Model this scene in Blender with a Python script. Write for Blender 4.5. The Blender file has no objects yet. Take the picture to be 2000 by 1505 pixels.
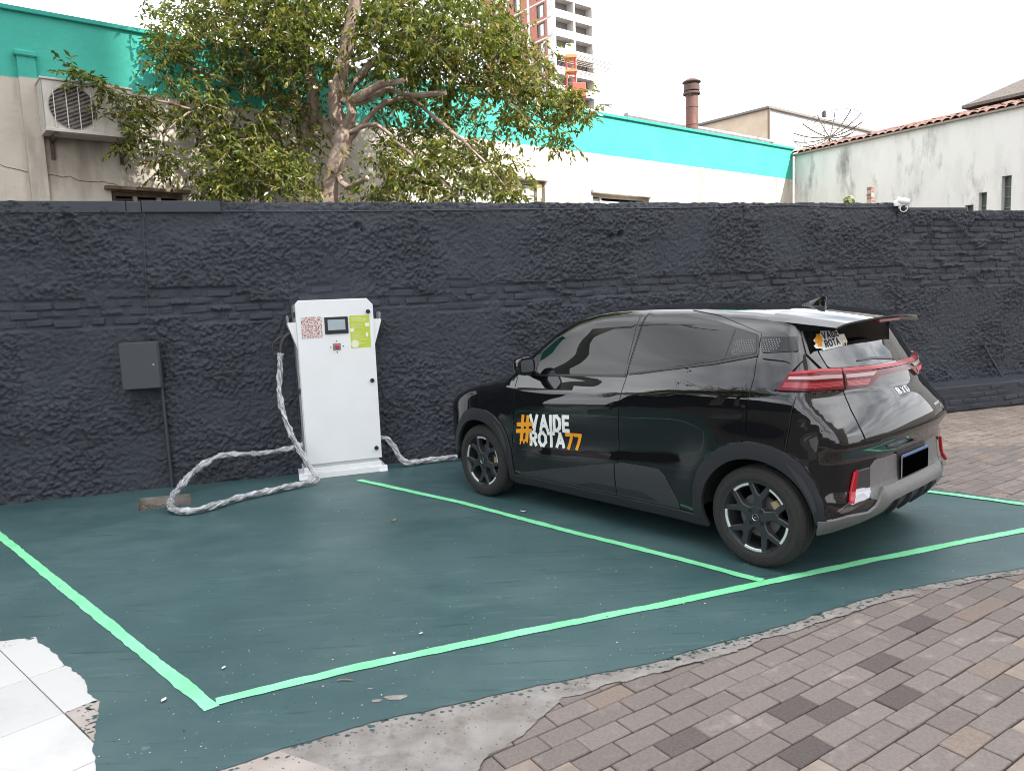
import bpy, bmesh, math, random
import numpy as np
from mathutils import Vector, Matrix
from mathutils.geometry import delaunay_2d_cdt
random.seed(7); RNG = np.random.default_rng(7)
scn = bpy.context.scene
# ------------------------------------------------------------------ camera
CH = 1.6054; PITCH = math.radians(6.4487); ROLL = math.radians(-2.3624); FPX = 1453.0
_up = Vector((0, math.sin(PITCH), math.cos(PITCH))); _fw = Vector((0, math.cos(PITCH), -math.sin(PITCH))); _rt = Vector((1, 0, 0))
_r2 = _rt*math.cos(ROLL) + _up*math.sin(ROLL); _u2 = -_rt*math.sin(ROLL) + _up*math.cos(ROLL)
cam = bpy.data.cameras.new('camera'); camo = bpy.data.objects.new('camera', cam); scn.collection.objects.link(camo)
cam.sensor_fit = 'HORIZONTAL'; cam.sensor_width = 36; cam.lens = 36*FPX/2000; cam.clip_end = 2000; cam.clip_start = .05
camo.matrix_world = Matrix(((_r2.x, _u2.x, -_fw.x, 0), (_r2.y, _u2.y, -_fw.y, 0), (_r2.z, _u2.z, -_fw.z, CH), (0, 0, 0, 1)))
scn.camera = camo
# ------------------------------------------------------------------ sun and sky
SUN_EL = math.radians(38); _sa = Vector((.78, -.62, 0)).normalized()
TO_SUN = Vector((_sa.x*math.cos(SUN_EL), _sa.y*math.cos(SUN_EL), math.sin(SUN_EL)))
sl = bpy.data.lights.new('sun', 'SUN'); sl.energy = 4.8; sl.angle = math.radians(1.0); sl.color = (1, .95, .87)
so = bpy.data.objects.new('sun', sl); scn.collection.objects.link(so); so.location = (10, -10, 30)
so.rotation_euler = TO_SUN.to_track_quat('Z', 'Y').to_euler()
world = bpy.data.worlds.new('World'); scn.world = world; world.use_nodes = True
def world_nodes():
    nt = world.node_tree; N = nt.nodes; L = nt.links; N.clear()
    out = N.new('ShaderNodeOutputWorld'); bg = N.new('ShaderNodeBackground'); bg.inputs[1].default_value = .13
    sky = N.new('ShaderNodeTexSky'); sky.sky_type = 'NISHITA'; sky.sun_disc = False; sky.sun_elevation = SUN_EL
    sky.sun_rotation = math.atan2(_sa.x, _sa.y); sky.air_density = 1; sky.dust_density = 2.0; sky.ozone_density = 1
    tc = N.new('ShaderNodeTexCoord'); sep = N.new('ShaderNodeSeparateXYZ'); L.new(tc.outputs['Generated'], sep.inputs[0])
    zc = N.new('ShaderNodeMath'); zc.operation = 'MAXIMUM'; zc.inputs[1].default_value = 0; L.new(sep.outputs[2], zc.inputs[0])
    za = N.new('ShaderNodeMath'); za.operation = 'ADD'; za.inputs[1].default_value = .22; L.new(zc.outputs[0], za.inputs[0])
    cmb = N.new('ShaderNodeCombineXYZ')
    for i in range(2):
        d = N.new('ShaderNodeMath'); d.operation = 'DIVIDE'; L.new(sep.outputs[i], d.inputs[0]); L.new(za.outputs[0], d.inputs[1]); L.new(d.outputs[0], cmb.inputs[i])
    n1 = N.new('ShaderNodeTexNoise'); n1.inputs['Scale'].default_value = 1.1; n1.inputs['Detail'].default_value = 9; n1.inputs['Roughness'].default_value = .58; n1.inputs['Distortion'].default_value = .5
    L.new(cmb.outputs[0], n1.inputs['Vector'])
    r1 = N.new('ShaderNodeValToRGB'); r1.color_ramp.elements[0].position = .30; r1.color_ramp.elements[1].position = .46; L.new(n1.outputs[0], r1.inputs[0])
    n2 = N.new('ShaderNodeTexNoise'); n2.inputs['Scale'].default_value = 1.7; n2.inputs['Detail'].default_value = 7; L.new(cmb.outputs[0], n2.inputs['Vector'])
    r2 = N.new('ShaderNodeValToRGB'); r2.color_ramp.elements[0].position = .34; r2.color_ramp.elements[1].position = .66
    r2.color_ramp.elements[0].color = (4.6, 4.9, 5.6, 1); r2.color_ramp.elements[1].color = (17.0, 17.1, 17.3, 1); L.new(n2.outputs[0], r2.inputs[0])
    mx = N.new('ShaderNodeMixRGB'); L.new(r1.outputs[0], mx.inputs[0]); L.new(sky.outputs[0], mx.inputs[1]); L.new(r2.outputs[0], mx.inputs[2])
    hz = N.new('ShaderNodeMapRange'); hz.inputs[1].default_value = .04; hz.inputs[2].default_value = .34; hz.inputs[3].default_value = 1; hz.inputs[4].default_value = 0; L.new(sep.outputs[2], hz.inputs[0])
    mz = N.new('ShaderNodeMixRGB'); mz.inputs[2].default_value = (9.6, 9.7, 10.0, 1); L.new(hz.outputs[0], mz.inputs[0]); L.new(mx.outputs[0], mz.inputs[1])
    L.new(mz.outputs[0], bg.inputs[0]); L.new(bg.outputs[0], out.inputs[0])
world_nodes()
scn.view_settings.view_transform = 'Standard'; scn.view_settings.look = 'None'; scn.view_settings.gamma = 1
scn.view_settings.use_curve_mapping = False; scn.view_settings.exposure = .85
scn.render.engine = 'CYCLES'; scn.cycles.max_bounces = 6; scn.cycles.diffuse_bounces = 3; scn.cycles.glossy_bounces = 3; scn.cycles.transmission_bounces = 3; scn.cycles.transparent_max_bounces = 8; scn.cycles.filter_width = 1.0; scn.cycles.use_adaptive_sampling = True; scn.cycles.adaptive_threshold = .02
scn.render.resolution_x = 1024; scn.render.resolution_y = 770
# ------------------------------------------------------------------ helpers
COL = scn.collection
def setp(o, label=None, cat=None, group=None, kind=None):
    if label: o['label'] = label
    if cat: o['category'] = cat
    if group: o['group'] = group
    if kind: o['kind'] = kind
    return o
def mesh_data(name, V, Fc, mats, smooth=False, normals=None, midx=None):
    me = bpy.data.meshes.new(name); me.from_pydata([tuple(v) for v in V], [], [tuple(int(i) for i in f) for f in Fc])
    for m in (mats if isinstance(mats, (list, tuple)) else [mats]): me.materials.append(m)
    if midx is not None: me.polygons.foreach_set('material_index', np.array(midx, dtype=np.int32))
    if smooth is True or smooth == 'auto': me.polygons.foreach_set('use_smooth', [True]*len(me.polygons))
    elif smooth is not False: me.polygons.foreach_set('use_smooth', list(smooth))
    me.update()
    if normals is not None: me.normals_split_custom_set_from_vertices([tuple(n) for n in normals])
    return me
def mesh_fast(name, V, F4, m, smooth=True, k=4):
    me = bpy.data.meshes.new(name); V = np.ascontiguousarray(V, dtype=np.float32); F4 = np.ascontiguousarray(F4, dtype=np.int32); n = len(F4)
    me.vertices.add(len(V)); me.vertices.foreach_set('co', V.ravel()); me.loops.add(n*k); me.loops.foreach_set('vertex_index', F4.ravel()); me.polygons.add(n); me.polygons.foreach_set('loop_start', np.arange(0, n*k, k, dtype=np.int32))
    me.polygons.foreach_set('use_smooth', np.full(n, smooth) if isinstance(smooth, bool) else np.asarray(smooth)); me.materials.append(m); me.update(calc_edges=True); me.validate(); return me
def obj(name, me, parent=None, loc=None, rz=None):
    o = bpy.data.objects.new(name, me); COL.objects.link(o)
    if parent is not None: o.parent = parent
    if loc is not None: o.location = loc
    if rz is not None: o.rotation_euler = (0, 0, rz)
    return o
def empty(name, loc, rz=0, label=None, cat=None, group=None):
    o = bpy.data.objects.new(name, None); COL.objects.link(o); o.location = loc; o.rotation_euler = (0, 0, rz); o.empty_display_size = .1
    return setp(o, label, cat, group)
def hull(points):
    bm = bmesh.new()
    for p in points: bm.verts.new(p)
    r = bmesh.ops.convex_hull(bm, input=bm.verts)
    bmesh.ops.dissolve_limit(bm, angle_limit=.005, verts=bm.verts, edges=bm.edges)
    bm.verts.index_update(); V = [tuple(v.co) for v in bm.verts]; Fc = [[v.index for v in f.verts] for f in bm.faces]; bm.free()
    return V, Fc
def chamfer_pts(c, s, b):
    hx, hy, hz = s[0]/2, s[1]/2, s[2]/2; out = []
    for sx in (-1, 1):
        for sy in (-1, 1):
            for sz in (-1, 1):
                out += [(c[0]+sx*hx, c[1]+sy*(hy-b), c[2]+sz*(hz-b)), (c[0]+sx*(hx-b), c[1]+sy*hy, c[2]+sz*(hz-b)), (c[0]+sx*(hx-b), c[1]+sy*(hy-b), c[2]+sz*hz)]
    return out
def resample(pts, step):
    P = np.array(pts, float); Q = []
    for i in range(len(P)-1):
        p0 = P[max(i-1, 0)]; p1 = P[i]; p2 = P[i+1]; p3 = P[min(i+2, len(P)-1)]
        n = max(1, int(np.linalg.norm(p2-p1)/step))
        for k in range(n):
            t = k/n
            Q.append(.5*((2*p1)+(-p0+p2)*t+(2*p0-5*p1+4*p2-p3)*t*t+(-p0+3*p1-3*p2+p3)*t**3))
    Q.append(P[-1]); return np.array(Q)
class MB:
    def __init__(s): s.v = []; s.f = []; s.m = []; s.mi = 0
    def add(s, V, Fc):
        b = len(s.v); s.v += [tuple(v) for v in V]; s.f += [[i+b for i in f] for f in Fc]; s.m += [s.mi]*len(Fc); return s
    def box(s, c, size, b=0):
        if b: return s.add(*hull(chamfer_pts(c, size, b)))
        x, y, z = size[0]/2, size[1]/2, size[2]/2
        V = [(c[0]+i*x, c[1]+j*y, c[2]+k*z) for i in (-1, 1) for j in (-1, 1) for k in (-1, 1)]
        return s.add(V, [(0, 1, 3, 2), (4, 6, 7, 5), (0, 4, 5, 1), (2, 3, 7, 6), (0, 2, 6, 4), (1, 5, 7, 3)])
    def bb(s, lo, hi, b=0): return s.box([(lo[i]+hi[i])/2 for i in range(3)], [hi[i]-lo[i] for i in range(3)], b)
    def tube(s, pts, r, n=10, cap=True, tw=None):
        P = np.array(pts, float); m = len(P); R = np.full(m, r, float) if np.isscalar(r) else np.array(r, float)
        T = np.gradient(P, axis=0); T /= np.linalg.norm(T, axis=1, keepdims=True)+1e-9
        a = np.array([0, 0, 1.]) if abs(T[0][2]) < .9 else np.array([1., 0, 0]); u = np.cross(T[0], a); u /= np.linalg.norm(u); V = []
        for i in range(m):
            u = u-T[i]*(u@T[i]); u /= np.linalg.norm(u); w = np.cross(T[i], u)
            for k in range(n):
                an = 2*math.pi*k/n; rr = R[i]*(tw(i, an) if tw else 1)
                V.append(P[i]+rr*(math.cos(an)*u+math.sin(an)*w))
        Fc = [(i*n+k, i*n+(k+1) % n, (i+1)*n+(k+1) % n, (i+1)*n+k) for i in range(m-1) for k in range(n)]
        if cap: Fc += [list(range(n))[::-1], [(m-1)*n+k for k in range(n)]]
        return s.add(V, Fc)
    def lathe(s, prof, axis='z', c=(0, 0, 0), n=32, closed=False):
        V = []; m = len(prof)
        for k in range(n):
            a = 2*math.pi*k/n
            for r, h in prof:
                p = (r*math.cos(a), r*math.sin(a), h) if axis == 'z' else (r*math.cos(a), h, r*math.sin(a)) if axis == 'y' else (h, r*math.cos(a), r*math.sin(a))
                V.append((p[0]+c[0], p[1]+c[1], p[2]+c[2]))
        mm = m if closed else m-1
        Fc = [(k*m+i, ((k+1) % n)*m+i, ((k+1) % n)*m+(i+1) % m, k*m+(i+1) % m) for k in range(n) for i in range(mm)]
        return s.add(V, Fc)
    def prism(s, poly, fr, d0, d1, b=0):
        """polygon in the frame fr(u,v,w)->xyz from depth d0 to d1, chamfer b at d1 (for convex-ish outlines)"""
        n = len(poly); V = [fr(u, v, d0) for u, v in poly]
        if b:
            ins = inset(poly, b); V += [fr(u, v, d1-b*(1 if d1 > d0 else -1)) for u, v in poly]+[fr(u, v, d1) for u, v in ins]; L = 3
        else: V += [fr(u, v, d1) for u, v in poly]; L = 2
        Fc = [(l*n+i, l*n+(i+1) % n, (l+1)*n+(i+1) % n, (l+1)*n+i) for l in range(L-1) for i in range(n)]
        Fc += [list(range(n))[::-1], [(L-1)*n+i for i in range(n)]]
        return s.add(V, Fc)
    def build(s, name, mat, parent=None, smooth=False, loc=None, rz=None, recalc=True):
        me = mesh_data(name, s.v, s.f, mat, smooth, midx=s.m if isinstance(mat, (list, tuple)) else None)
        if recalc:
            bm = bmesh.new(); bm.from_mesh(me); bmesh.ops.recalc_face_normals(bm, faces=bm.faces); bm.to_mesh(me); bm.free()
        if smooth == 'auto' or smooth == True:
            try: me.set_sharp_from_angle(angle=math.radians(38))
            except Exception: pass
        return obj(name, me, parent, loc, rz)
def inset(poly, d):
    P = np.array(poly, float); n = len(P); A = .5*sum(P[i][0]*P[(i+1) % n][1]-P[(i+1) % n][0]*P[i][1] for i in range(n)); sg = 1 if A > 0 else -1; out = []
    for i in range(n):
        e1 = P[i]-P[i-1]; e2 = P[(i+1) % n]-P[i]; e1 /= np.linalg.norm(e1)+1e-12; e2 /= np.linalg.norm(e2)+1e-12
        n1 = np.array([-e1[1], e1[0]])*sg; n2 = np.array([-e2[1], e2[0]])*sg; b = n1+n2; b /= max(np.linalg.norm(b), .3); k = d/max(.45, b@n1)
        out.append(P[i]+b*k)
    return [tuple(p) for p in out]
def dens(poly, step, jit=0, closed=True):
    P = np.array(poly, float); out = []; n = len(P)
    for i in range(n if closed else n-1):
        a = P[i]; b = P[(i+1) % n]; k = max(1, int(math.ceil(np.linalg.norm(b-a)/step)))
        out += [tuple(a+(b-a)*j/k) for j in range(k)]
    if not closed: out.append(tuple(P[-1]))
    if jit:
        out = np.array(out); m = len(out); t = RNG.normal(0, 1, (m, 2)); s = (t+np.roll(t, 1, 0)+np.roll(t, -1, 0))/1.7
        lo = RNG.normal(0, 1, (m//9+2, 2)); lo = np.stack([np.interp(np.arange(m)/9, np.arange(m//9+2), lo[:, i]) for i in (0, 1)], -1)
        out = [tuple(p) for p in out+jit*(.45*s+.8*lo)]
    return out
def rounded(poly, r, n=5):
    P = np.array(poly, float); out = []; m = len(P)
    for i in range(m):
        a = P[i-1]-P[i]; b = P[(i+1) % m]-P[i]; la, lb = np.linalg.norm(a), np.linalg.norm(b); k = min(r, la*.45, lb*.45); A = P[i]+a/la*k; B = P[i]+b/lb*k
        for j in range(n+1):
            t = j/n; out.append(tuple((1-t)**2*A+2*t*(1-t)*P[i]+t*t*B))
    return out
def inpoly(P, poly):
    x, y = P[:, 0], P[:, 1]; q = np.array(poly, float); r = np.zeros(len(P), bool); j = len(q)-1
    for i in range(len(q)):
        c = ((q[i, 1] > y) != (q[j, 1] > y)) & (x < (q[j, 0]-q[i, 0])*(y-q[i, 1])/(q[j, 1]-q[i, 1]+1e-15)+q[i, 0]); r ^= c; j = i
    return r
def cdt(inc, exc=(), step=None):
    pts = []; ed = []
    for poly in list(inc)+list(exc):
        b = len(pts); n = len(poly); pts += [tuple(p) for p in poly]; ed += [(b+i, b+(i+1) % n) for i in range(n)]
    if step:
        al = np.array(pts); g = np.stack(np.meshgrid(np.arange(al[:, 0].min()+step/2, al[:, 0].max(), step), np.arange(al[:, 1].min()+step/2, al[:, 1].max(), step)), -1).reshape(-1, 2)
        k = np.zeros(len(g), bool)
        for p in inc: k |= inpoly(g, p)
        for p in exc: k &= ~inpoly(g, p)
        g = g[k]
        if len(g):
            B = np.array([p for poly in list(inc)+list(exc) for p in dens(poly, step*.5)])
            keep = np.ones(len(g), bool)
            for i0 in range(0, len(g), 400): keep[i0:i0+400] = ((g[i0:i0+400, None]-B[None])**2).sum(-1).min(1) > (step*.45)**2
            pts += [tuple(p) for p in g[keep]]
    V, _, Fc, *_r = delaunay_2d_cdt([Vector(p) for p in pts], ed, [], 0, 1e-6)
    V = np.array([tuple(v) for v in V]); Fc = np.array([tuple(f) for f in Fc if len(f) == 3]); c = V[Fc].mean(1)
    k = np.zeros(len(c), bool)
    for p in inc: k |= inpoly(c, p)
    for p in exc: k &= ~inpoly(c, p)
    Fc = Fc[k]; used = np.unique(Fc); mp = -np.ones(len(V), int); mp[used] = np.arange(len(used))
    return V[used], mp[Fc]
def vnoise(u, v, cell, seed=0):
    r = np.random.default_rng(seed).random((257, 257)); a = u/cell; b = v/cell; i = np.floor(a).astype(int); j = np.floor(b).astype(int); s = a-i; t = b-j; s = s*s*(3-2*s); t = t*t*(3-2*t)
    g = lambda p, q: r[p % 257, q % 257]
    return (g(i, j)*(1-s)+g(i+1, j)*s)*(1-t)+(g(i, j+1)*(1-s)+g(i+1, j+1)*s)*t
def pebble(u, v, cell, seed, dens_=.85):
    """spatter of rounded lumps, one per jittered cell, 0..1"""
    rg = np.random.default_rng(seed); jx = rg.random((257, 257)); jy = rg.random((257, 257)); hh = rg.random((257, 257)); rr = rg.uniform(.45, .85, (257, 257)); a = u/cell; b = v/cell; i = np.floor(a).astype(int); j = np.floor(b).astype(int); out = np.zeros_like(u)
    for di in (-1, 0, 1):
        for dj in (-1, 0, 1):
            p = (i+di) % 257; q = (j+dj) % 257; d = np.hypot(a-(i+di+jx[p, q]), (b-(j+dj+jy[p, q]))*1.15)/rr[p, q]
            out = np.maximum(out, np.where(hh[p, q] < dens_, (.35+.65*hh[p, q]/dens_)*np.sqrt(np.clip(1-d*d, 0, 1)), 0))
    return out
# ------------------------------------------------------------------ materials
MATS = {}
def mat(name, c, rough=.6, c2=None, scale=6, detail=8, lo=.35, hi=.65, bump=0, bscale=60, bdist=.01, metal=0, coat=0, coat_r=.04, coat_ior=1.5, spec=.5, rnd=0, c3=None, s3=1.2, p3=(.5, .7), stretch=None, rvar=0, alpha=None, obj_co=False, sheen=0):
    if name in MATS: return MATS[name]
    m = bpy.data.materials.new(name); MATS[name] = m; m.use_nodes = True; nt = m.node_tree; N = nt.nodes; L = nt.links; b = N['Principled BSDF']
    b.inputs['Roughness'].default_value = rough; b.inputs['Metallic'].default_value = metal; b.inputs['Specular IOR Level'].default_value = spec
    b.inputs['Coat Weight'].default_value = coat; b.inputs['Coat Roughness'].default_value = coat_r; b.inputs['Coat IOR'].default_value = coat_ior
    if obj_co: co = N.new('ShaderNodeTexCoord').outputs['Object']
    else: co = N.new('ShaderNodeNewGeometry').outputs['Position']
    if stretch:
        mp = N.new('ShaderNodeMapping'); mp.inputs['Scale'].default_value = stretch; L.new(co, mp.inputs[0]); cs = mp.outputs[0]
    else: cs = co
    def noise(sc, det, src=None, ro=.6):
        n = N.new('ShaderNodeTexNoise'); n.inputs['Scale'].default_value = sc; n.inputs['Detail'].default_value = det; n.inputs['Roughness'].default_value = ro; L.new(src or cs, n.inputs['Vector']); return n.outputs[0]
    def ramp(src, a, z):
        r = N.new('ShaderNodeMapRange'); r.inputs[1].default_value = a; r.inputs[2].default_value = z; L.new(src, r.inputs[0]); return r.outputs[0]
    def mix(f, a, z, typ='MIX'):
        x = N.new('ShaderNodeMixRGB'); x.blend_type = typ
        if isinstance(f, (int, float)): x.inputs[0].default_value = f
        else: L.new(f, x.inputs[0])
        for i, q in ((1, a), (2, z)):
            if isinstance(q, tuple): x.inputs[i].default_value = (*q[:3], 1)
            else: L.new(q, x.inputs[i])
        return x.outputs[0]
    col = None
    if c2: col = mix(ramp(noise(scale, detail), lo, hi), c, c2)
    if c3: col = mix(ramp(noise(s3, 7), *p3), col if col else c, c3)
    if rnd:
        oi = N.new('ShaderNodeObjectInfo'); rr = N.new('ShaderNodeMapRange'); rr.inputs[3].default_value = 1-rnd; rr.inputs[4].default_value = 1+rnd; L.new(oi.outputs['Random'], rr.inputs[0])
        x = N.new('ShaderNodeVectorMath'); x.operation = 'SCALE'
        if col: L.new(col, x.inputs[0])
        else: x.inputs[0].default_value = c[:3]
        L.new(rr.outputs[0], x.inputs['Scale']); col = x.outputs[0]
    if col: L.new(col, b.inputs['Base Color'])
    else: b.inputs['Base Color'].default_value = (*c, 1)
    if rvar:
        r = N.new('ShaderNodeMapRange'); r.inputs[1].default_value = .3; r.inputs[2].default_value = .7; r.inputs[3].default_value = max(.02, rough-rvar); r.inputs[4].default_value = rough+rvar; L.new(noise(scale*.7+.3, 6), r.inputs[0]); L.new(r.outputs[0], b.inputs['Roughness'])
    if bump:
        bp = N.new('ShaderNodeBump'); bp.inputs['Strength'].default_value = bump; bp.inputs['Distance'].default_value = bdist; L.new(noise(bscale, 8, co, .65), bp.inputs['Height']); L.new(bp.outputs[0], b.inputs['Normal'])
    if alpha is not None: b.inputs['Alpha'].default_value = alpha
    return m
def ring(cx, cz, r, a0, a1, n): return [(cx+r*math.cos(math.radians(a0+(a1-a0)*i/n)), cz+r*math.sin(math.radians(a0+(a1-a0)*i/n))) for i in range(n+1)]
# strokes for lettering: union of quads
def stroke(pts, t):
    out = []
    for a, b in zip(pts[:-1], pts[1:]):
        a = np.array(a, float); b = np.array(b, float); d = b-a; l = np.linalg.norm(d)+1e-9; d /= l; n = np.array([-d[1], d[0]])*t/2; e = d*t*.42
        out.append([tuple(a-e+n), tuple(a-e-n), tuple(b+e-n), tuple(b+e+n)])
    return out
GL = {'V': (.74, [[(.1, .9), (.37, .1)], [(.64, .9), (.37, .1)]]), 'A': (.74, [[(.1, .1), (.37, .9)], [(.64, .1), (.37, .9)], [(.2, .34), (.54, .34)]]), 'I': (.22, [[(.11, .1), (.11, .9)]]),
      'D': (.64, [[(.1, .1), (.1, .9), (.32, .9), (.5, .74), (.54, .5), (.5, .26), (.32, .1), (.1, .1)]]), 'E': (.54, [[(.46, .9), (.1, .9), (.1, .1), (.46, .1)], [(.1, .5), (.42, .5)]]),
      'R': (.6, [[(.1, .1), (.1, .9), (.38, .9), (.5, .78), (.5, .6), (.38, .48), (.1, .48)], [(.3, .46), (.5, .1)]]), 'O': (.74, [[(.27, .1), (.47, .1), (.64, .32), (.64, .68), (.47, .9), (.27, .9), (.1, .68), (.1, .32), (.27, .1)]]),
      'T': (.58, [[(.06, .9), (.52, .9)], [(.29, .9), (.29, .1)]]), '7': (.52, [[(.06, .9), (.44, .9), (.2, .1)]]), 'B': (.6, [[(.1, .1), (.1, .9), (.4, .9), (.5, .78), (.5, .62), (.4, .5), (.1, .5)], [(.4, .5), (.53, .38), (.53, .22), (.4, .1), (.1, .1)]]),
      'Y': (.66, [[(.1, .9), (.33, .5), (.56, .9)], [(.33, .5), (.33, .1)]]), '#': (.8, [[(.24, .02), (.36, .98)], [(.5, .0), (.62, .96)], [(.04, .36), (.72, .40)], [(.08, .64), (.78, .68)]])}
def text2d(s, h, t, x0=0, y0=0, gap=.08, xs=1):
    out = []; x = x0
    for ch in s:
        w, st = GL[ch]
        for pl in st: out += stroke([(x+p[0]*h*xs, y0+p[1]*h) for p in pl], t*h)
        x += (w+gap)*h*xs
    return out, x-x0
# ------------------------------------------------------------------ ground, pavers, tiles, painted slab
def fit(p): return (p[0], p[1])
M_bed = mat('joint_sand', (.052, .043, .038), .95, c2=(.085, .073, .065), scale=9, bump=.6, bscale=120)
M_paver = mat('paver_concrete', (.214, .181, .163), .9, c2=(.152, .127, .114), scale=85, detail=4, lo=.3, hi=.7, bump=.7, bscale=240, bdist=.004, rnd=.13, c3=(.30, .255, .232), s3=7, p3=(.58, .76))
M_paver2 = mat('dark_paver_concrete', (.12, .098, .09), .92, c2=(.078, .064, .06), scale=90, detail=4, lo=.3, hi=.7, bump=.8, bscale=220, bdist=.005, rnd=.12)
M_paver3 = mat('buff_paver_concrete', (.245, .19, .155), .9, c2=(.185, .145, .12), scale=85, detail=4, bump=.7, bscale=240, bdist=.004, rnd=.1)
M_slab = mat('green_floor_paint', (.032, .078, .081), .48, c2=(.054, .107, .110), scale=1.3, detail=12, stretch=(.85, 1.2, 1), lo=.3, hi=.7, bump=.35, bscale=26, bdist=.004, c3=(.086, .140, .140), s3=1.0, p3=(.50, .80), rvar=.09)
def wear(m, layers):
    nt = m.node_tree; N = nt.nodes; L = nt.links; b = N['Principled BSDF']; src = b.inputs['Base Color'].links[0].from_socket
    for (rot, sc, ns, lo, hi, col, amt) in layers:
        g = N.new('ShaderNodeNewGeometry'); mp = N.new('ShaderNodeMapping'); mp.inputs['Rotation'].default_value = (0, 0, rot); mp.inputs['Scale'].default_value = sc; L.new(g.outputs['Position'], mp.inputs[0])
        n = N.new('ShaderNodeTexNoise'); n.inputs['Scale'].default_value = ns; n.inputs['Detail'].default_value = 5; n.inputs['Distortion'].default_value = .6; L.new(mp.outputs[0], n.inputs['Vector'])
        r = N.new('ShaderNodeMapRange'); r.inputs[1].default_value = lo; r.inputs[2].default_value = hi; r.inputs[4].default_value = amt; L.new(n.outputs[0], r.inputs[0])
        x = N.new('ShaderNodeMixRGB'); x.inputs[2].default_value = (*col, 1); L.new(r.outputs[0], x.inputs[0]); L.new(src, x.inputs[1]); src = x.outputs[0]
    L.new(src, b.inputs['Base Color'])
wear(M_slab, [(.4, (1, 9, 1), 2.2, .60, .70, (.085, .14, .14), .45), (-.8, (1, 14, 1), 3.0, .62, .68, (.012, .034, .036), .55), (0, (1, 1, 1), 45, .70, .74, (.012, .03, .032), .7), (.8, (1, 1, 1), .55, .52, .70, (.022, .055, .06), .5), (0, (1, 1, 1), 20, .70, .76, (.16, .20, .19), .5)])
M_line = mat('bright_green_line_paint', (.17, .66, .30), .55, c2=(.25, .76, .42), scale=5, bump=.3, bscale=90, bdist=.003, c3=(.07, .24, .16), s3=26, p3=(.66, .72))
M_conc = mat('worn_cement', (.20, .18, .162), .92, c2=(.30, .282, .262), scale=7, bump=.8, bscale=90, bdist=.008, c3=(.16, .14, .115), s3=9, p3=(.56, .72))
M_tile = mat('white_floor_tile', (.56, .555, .545), .32, c2=(.46, .455, .45), scale=3.5, lo=.52, hi=.75, bump=.1, bscale=70, rnd=.05)
M_grout = mat('tile_grout', (.16, .14, .125), .95, bump=.4)
PIT = [(-3.36, 6.49), (-2.95, 6.60), (-2.76, 6.20), (-3.17, 6.06)]
V, Fc = cdt([[(-90, -60), (120, -60), (120, 150), (-90, 150)]], [PIT], None)
g = obj('ground', mesh_data('ground', [(x, y, -.03) for x, y in V], Fc, M_bed)); setp(g, kind='structure')
SLAB = [(-9, 5.08), (-9, 5.6), (-4.59, 6.52), (-.60, 7.81), (.78, 8.25), (1.3, 7.72), (3.30, 5.72), (4.36, 4.62)]
EDGE = [(4.36, 4.62), (3.6, 4.30), (2.83, 4.03), (1.96, 3.79), (1.17, 3.40), (.56, 3.12), (-.05, 2.93), (-.58, 2.75), (-1.0, 2.53), (-1.22, 2.40), (-1.46, 2.36), (-1.62, 2.62), (-1.80, 2.98), (-1.98, 3.17), (-2.23, 3.42), (-2.50, 3.66), (-2.68, 3.62), (-3.6, 3.75), (-9, 5.08)]
slab_poly = SLAB + dens(EDGE, .014, .0062, closed=False)[1:-1]
V, Fc = cdt([slab_poly], [PIT], None)
s_ = obj('painted_slab', mesh_data('painted_slab', [(x, y, 0) for x, y in V], Fc, M_slab)); setp(s_, kind='structure')
# bare cement apron beyond the paint
AP = [(4.5, 4.62), (3.6, 4.24), (2.83, 3.98), (1.96, 3.72), (1.17, 3.32), (.80, 3.14), (.45, 2.98), (.16, 2.86), (.02, 2.66), (-.12, 2.52), (-.2, 2.36), (-.3, 2.2), (-.3, 1.6), (-1.6, 1.6), (-1.5, 2.30), (-1.62, 2.62), (-1.85, 3.0), (-1.3, 3.3), (0, 3.3), (2, 4.1), (3.6, 4.6)]
V, Fc = cdt([dens(AP, .014, .009)], (), None)
a_ = obj('cement_apron', mesh_data('cement_apron', [(x, y, -.004) for x, y in V], Fc, M_conc)); setp(a_, kind='structure')
# gravel crumbs on the bare cement: loose grit nobody could count
def grit():
    mb = MB(); rg = np.random.default_rng(5); apoly = np.array(AP)
    base = hull([(.5, 0, 0), (-.4, .3, 0), (-.3, -.45, 0), (.1, .1, .45), (.25, -.2, .4), (-.1, -.15, .4)])
    PP = rg.uniform((-1.5, 2.2), (1.6, 3.5), (6000, 2)); ia = inpoly(PP, AP); isl = inpoly(PP, slab_poly); sel = [(p, q) for p, a, q in zip(PP, ia, isl) if a and not (q and rg.random() < .93)][:420]
    for p, ins_ in sel:
        s = rg.uniform(.003, .010); a = rg.uniform(0, 6.3); ca, sa = math.cos(a), math.sin(a)
        zz = .0 if ins_ else -.004
        mb.add([(p[0]+s*(v[0]*ca-v[1]*sa), p[1]+s*(v[0]*sa+v[1]*ca), zz+s*v[2]) for v in base[0]], base[1])
    setp(mb.build('grit', mat('grit_stone', (.24, .22, .2), .9, c2=(.09, .08, .07), scale=40), recalc=False), 'loose grit scattered on the bare cement edge', 'grit', kind='stuff')
grit()
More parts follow.
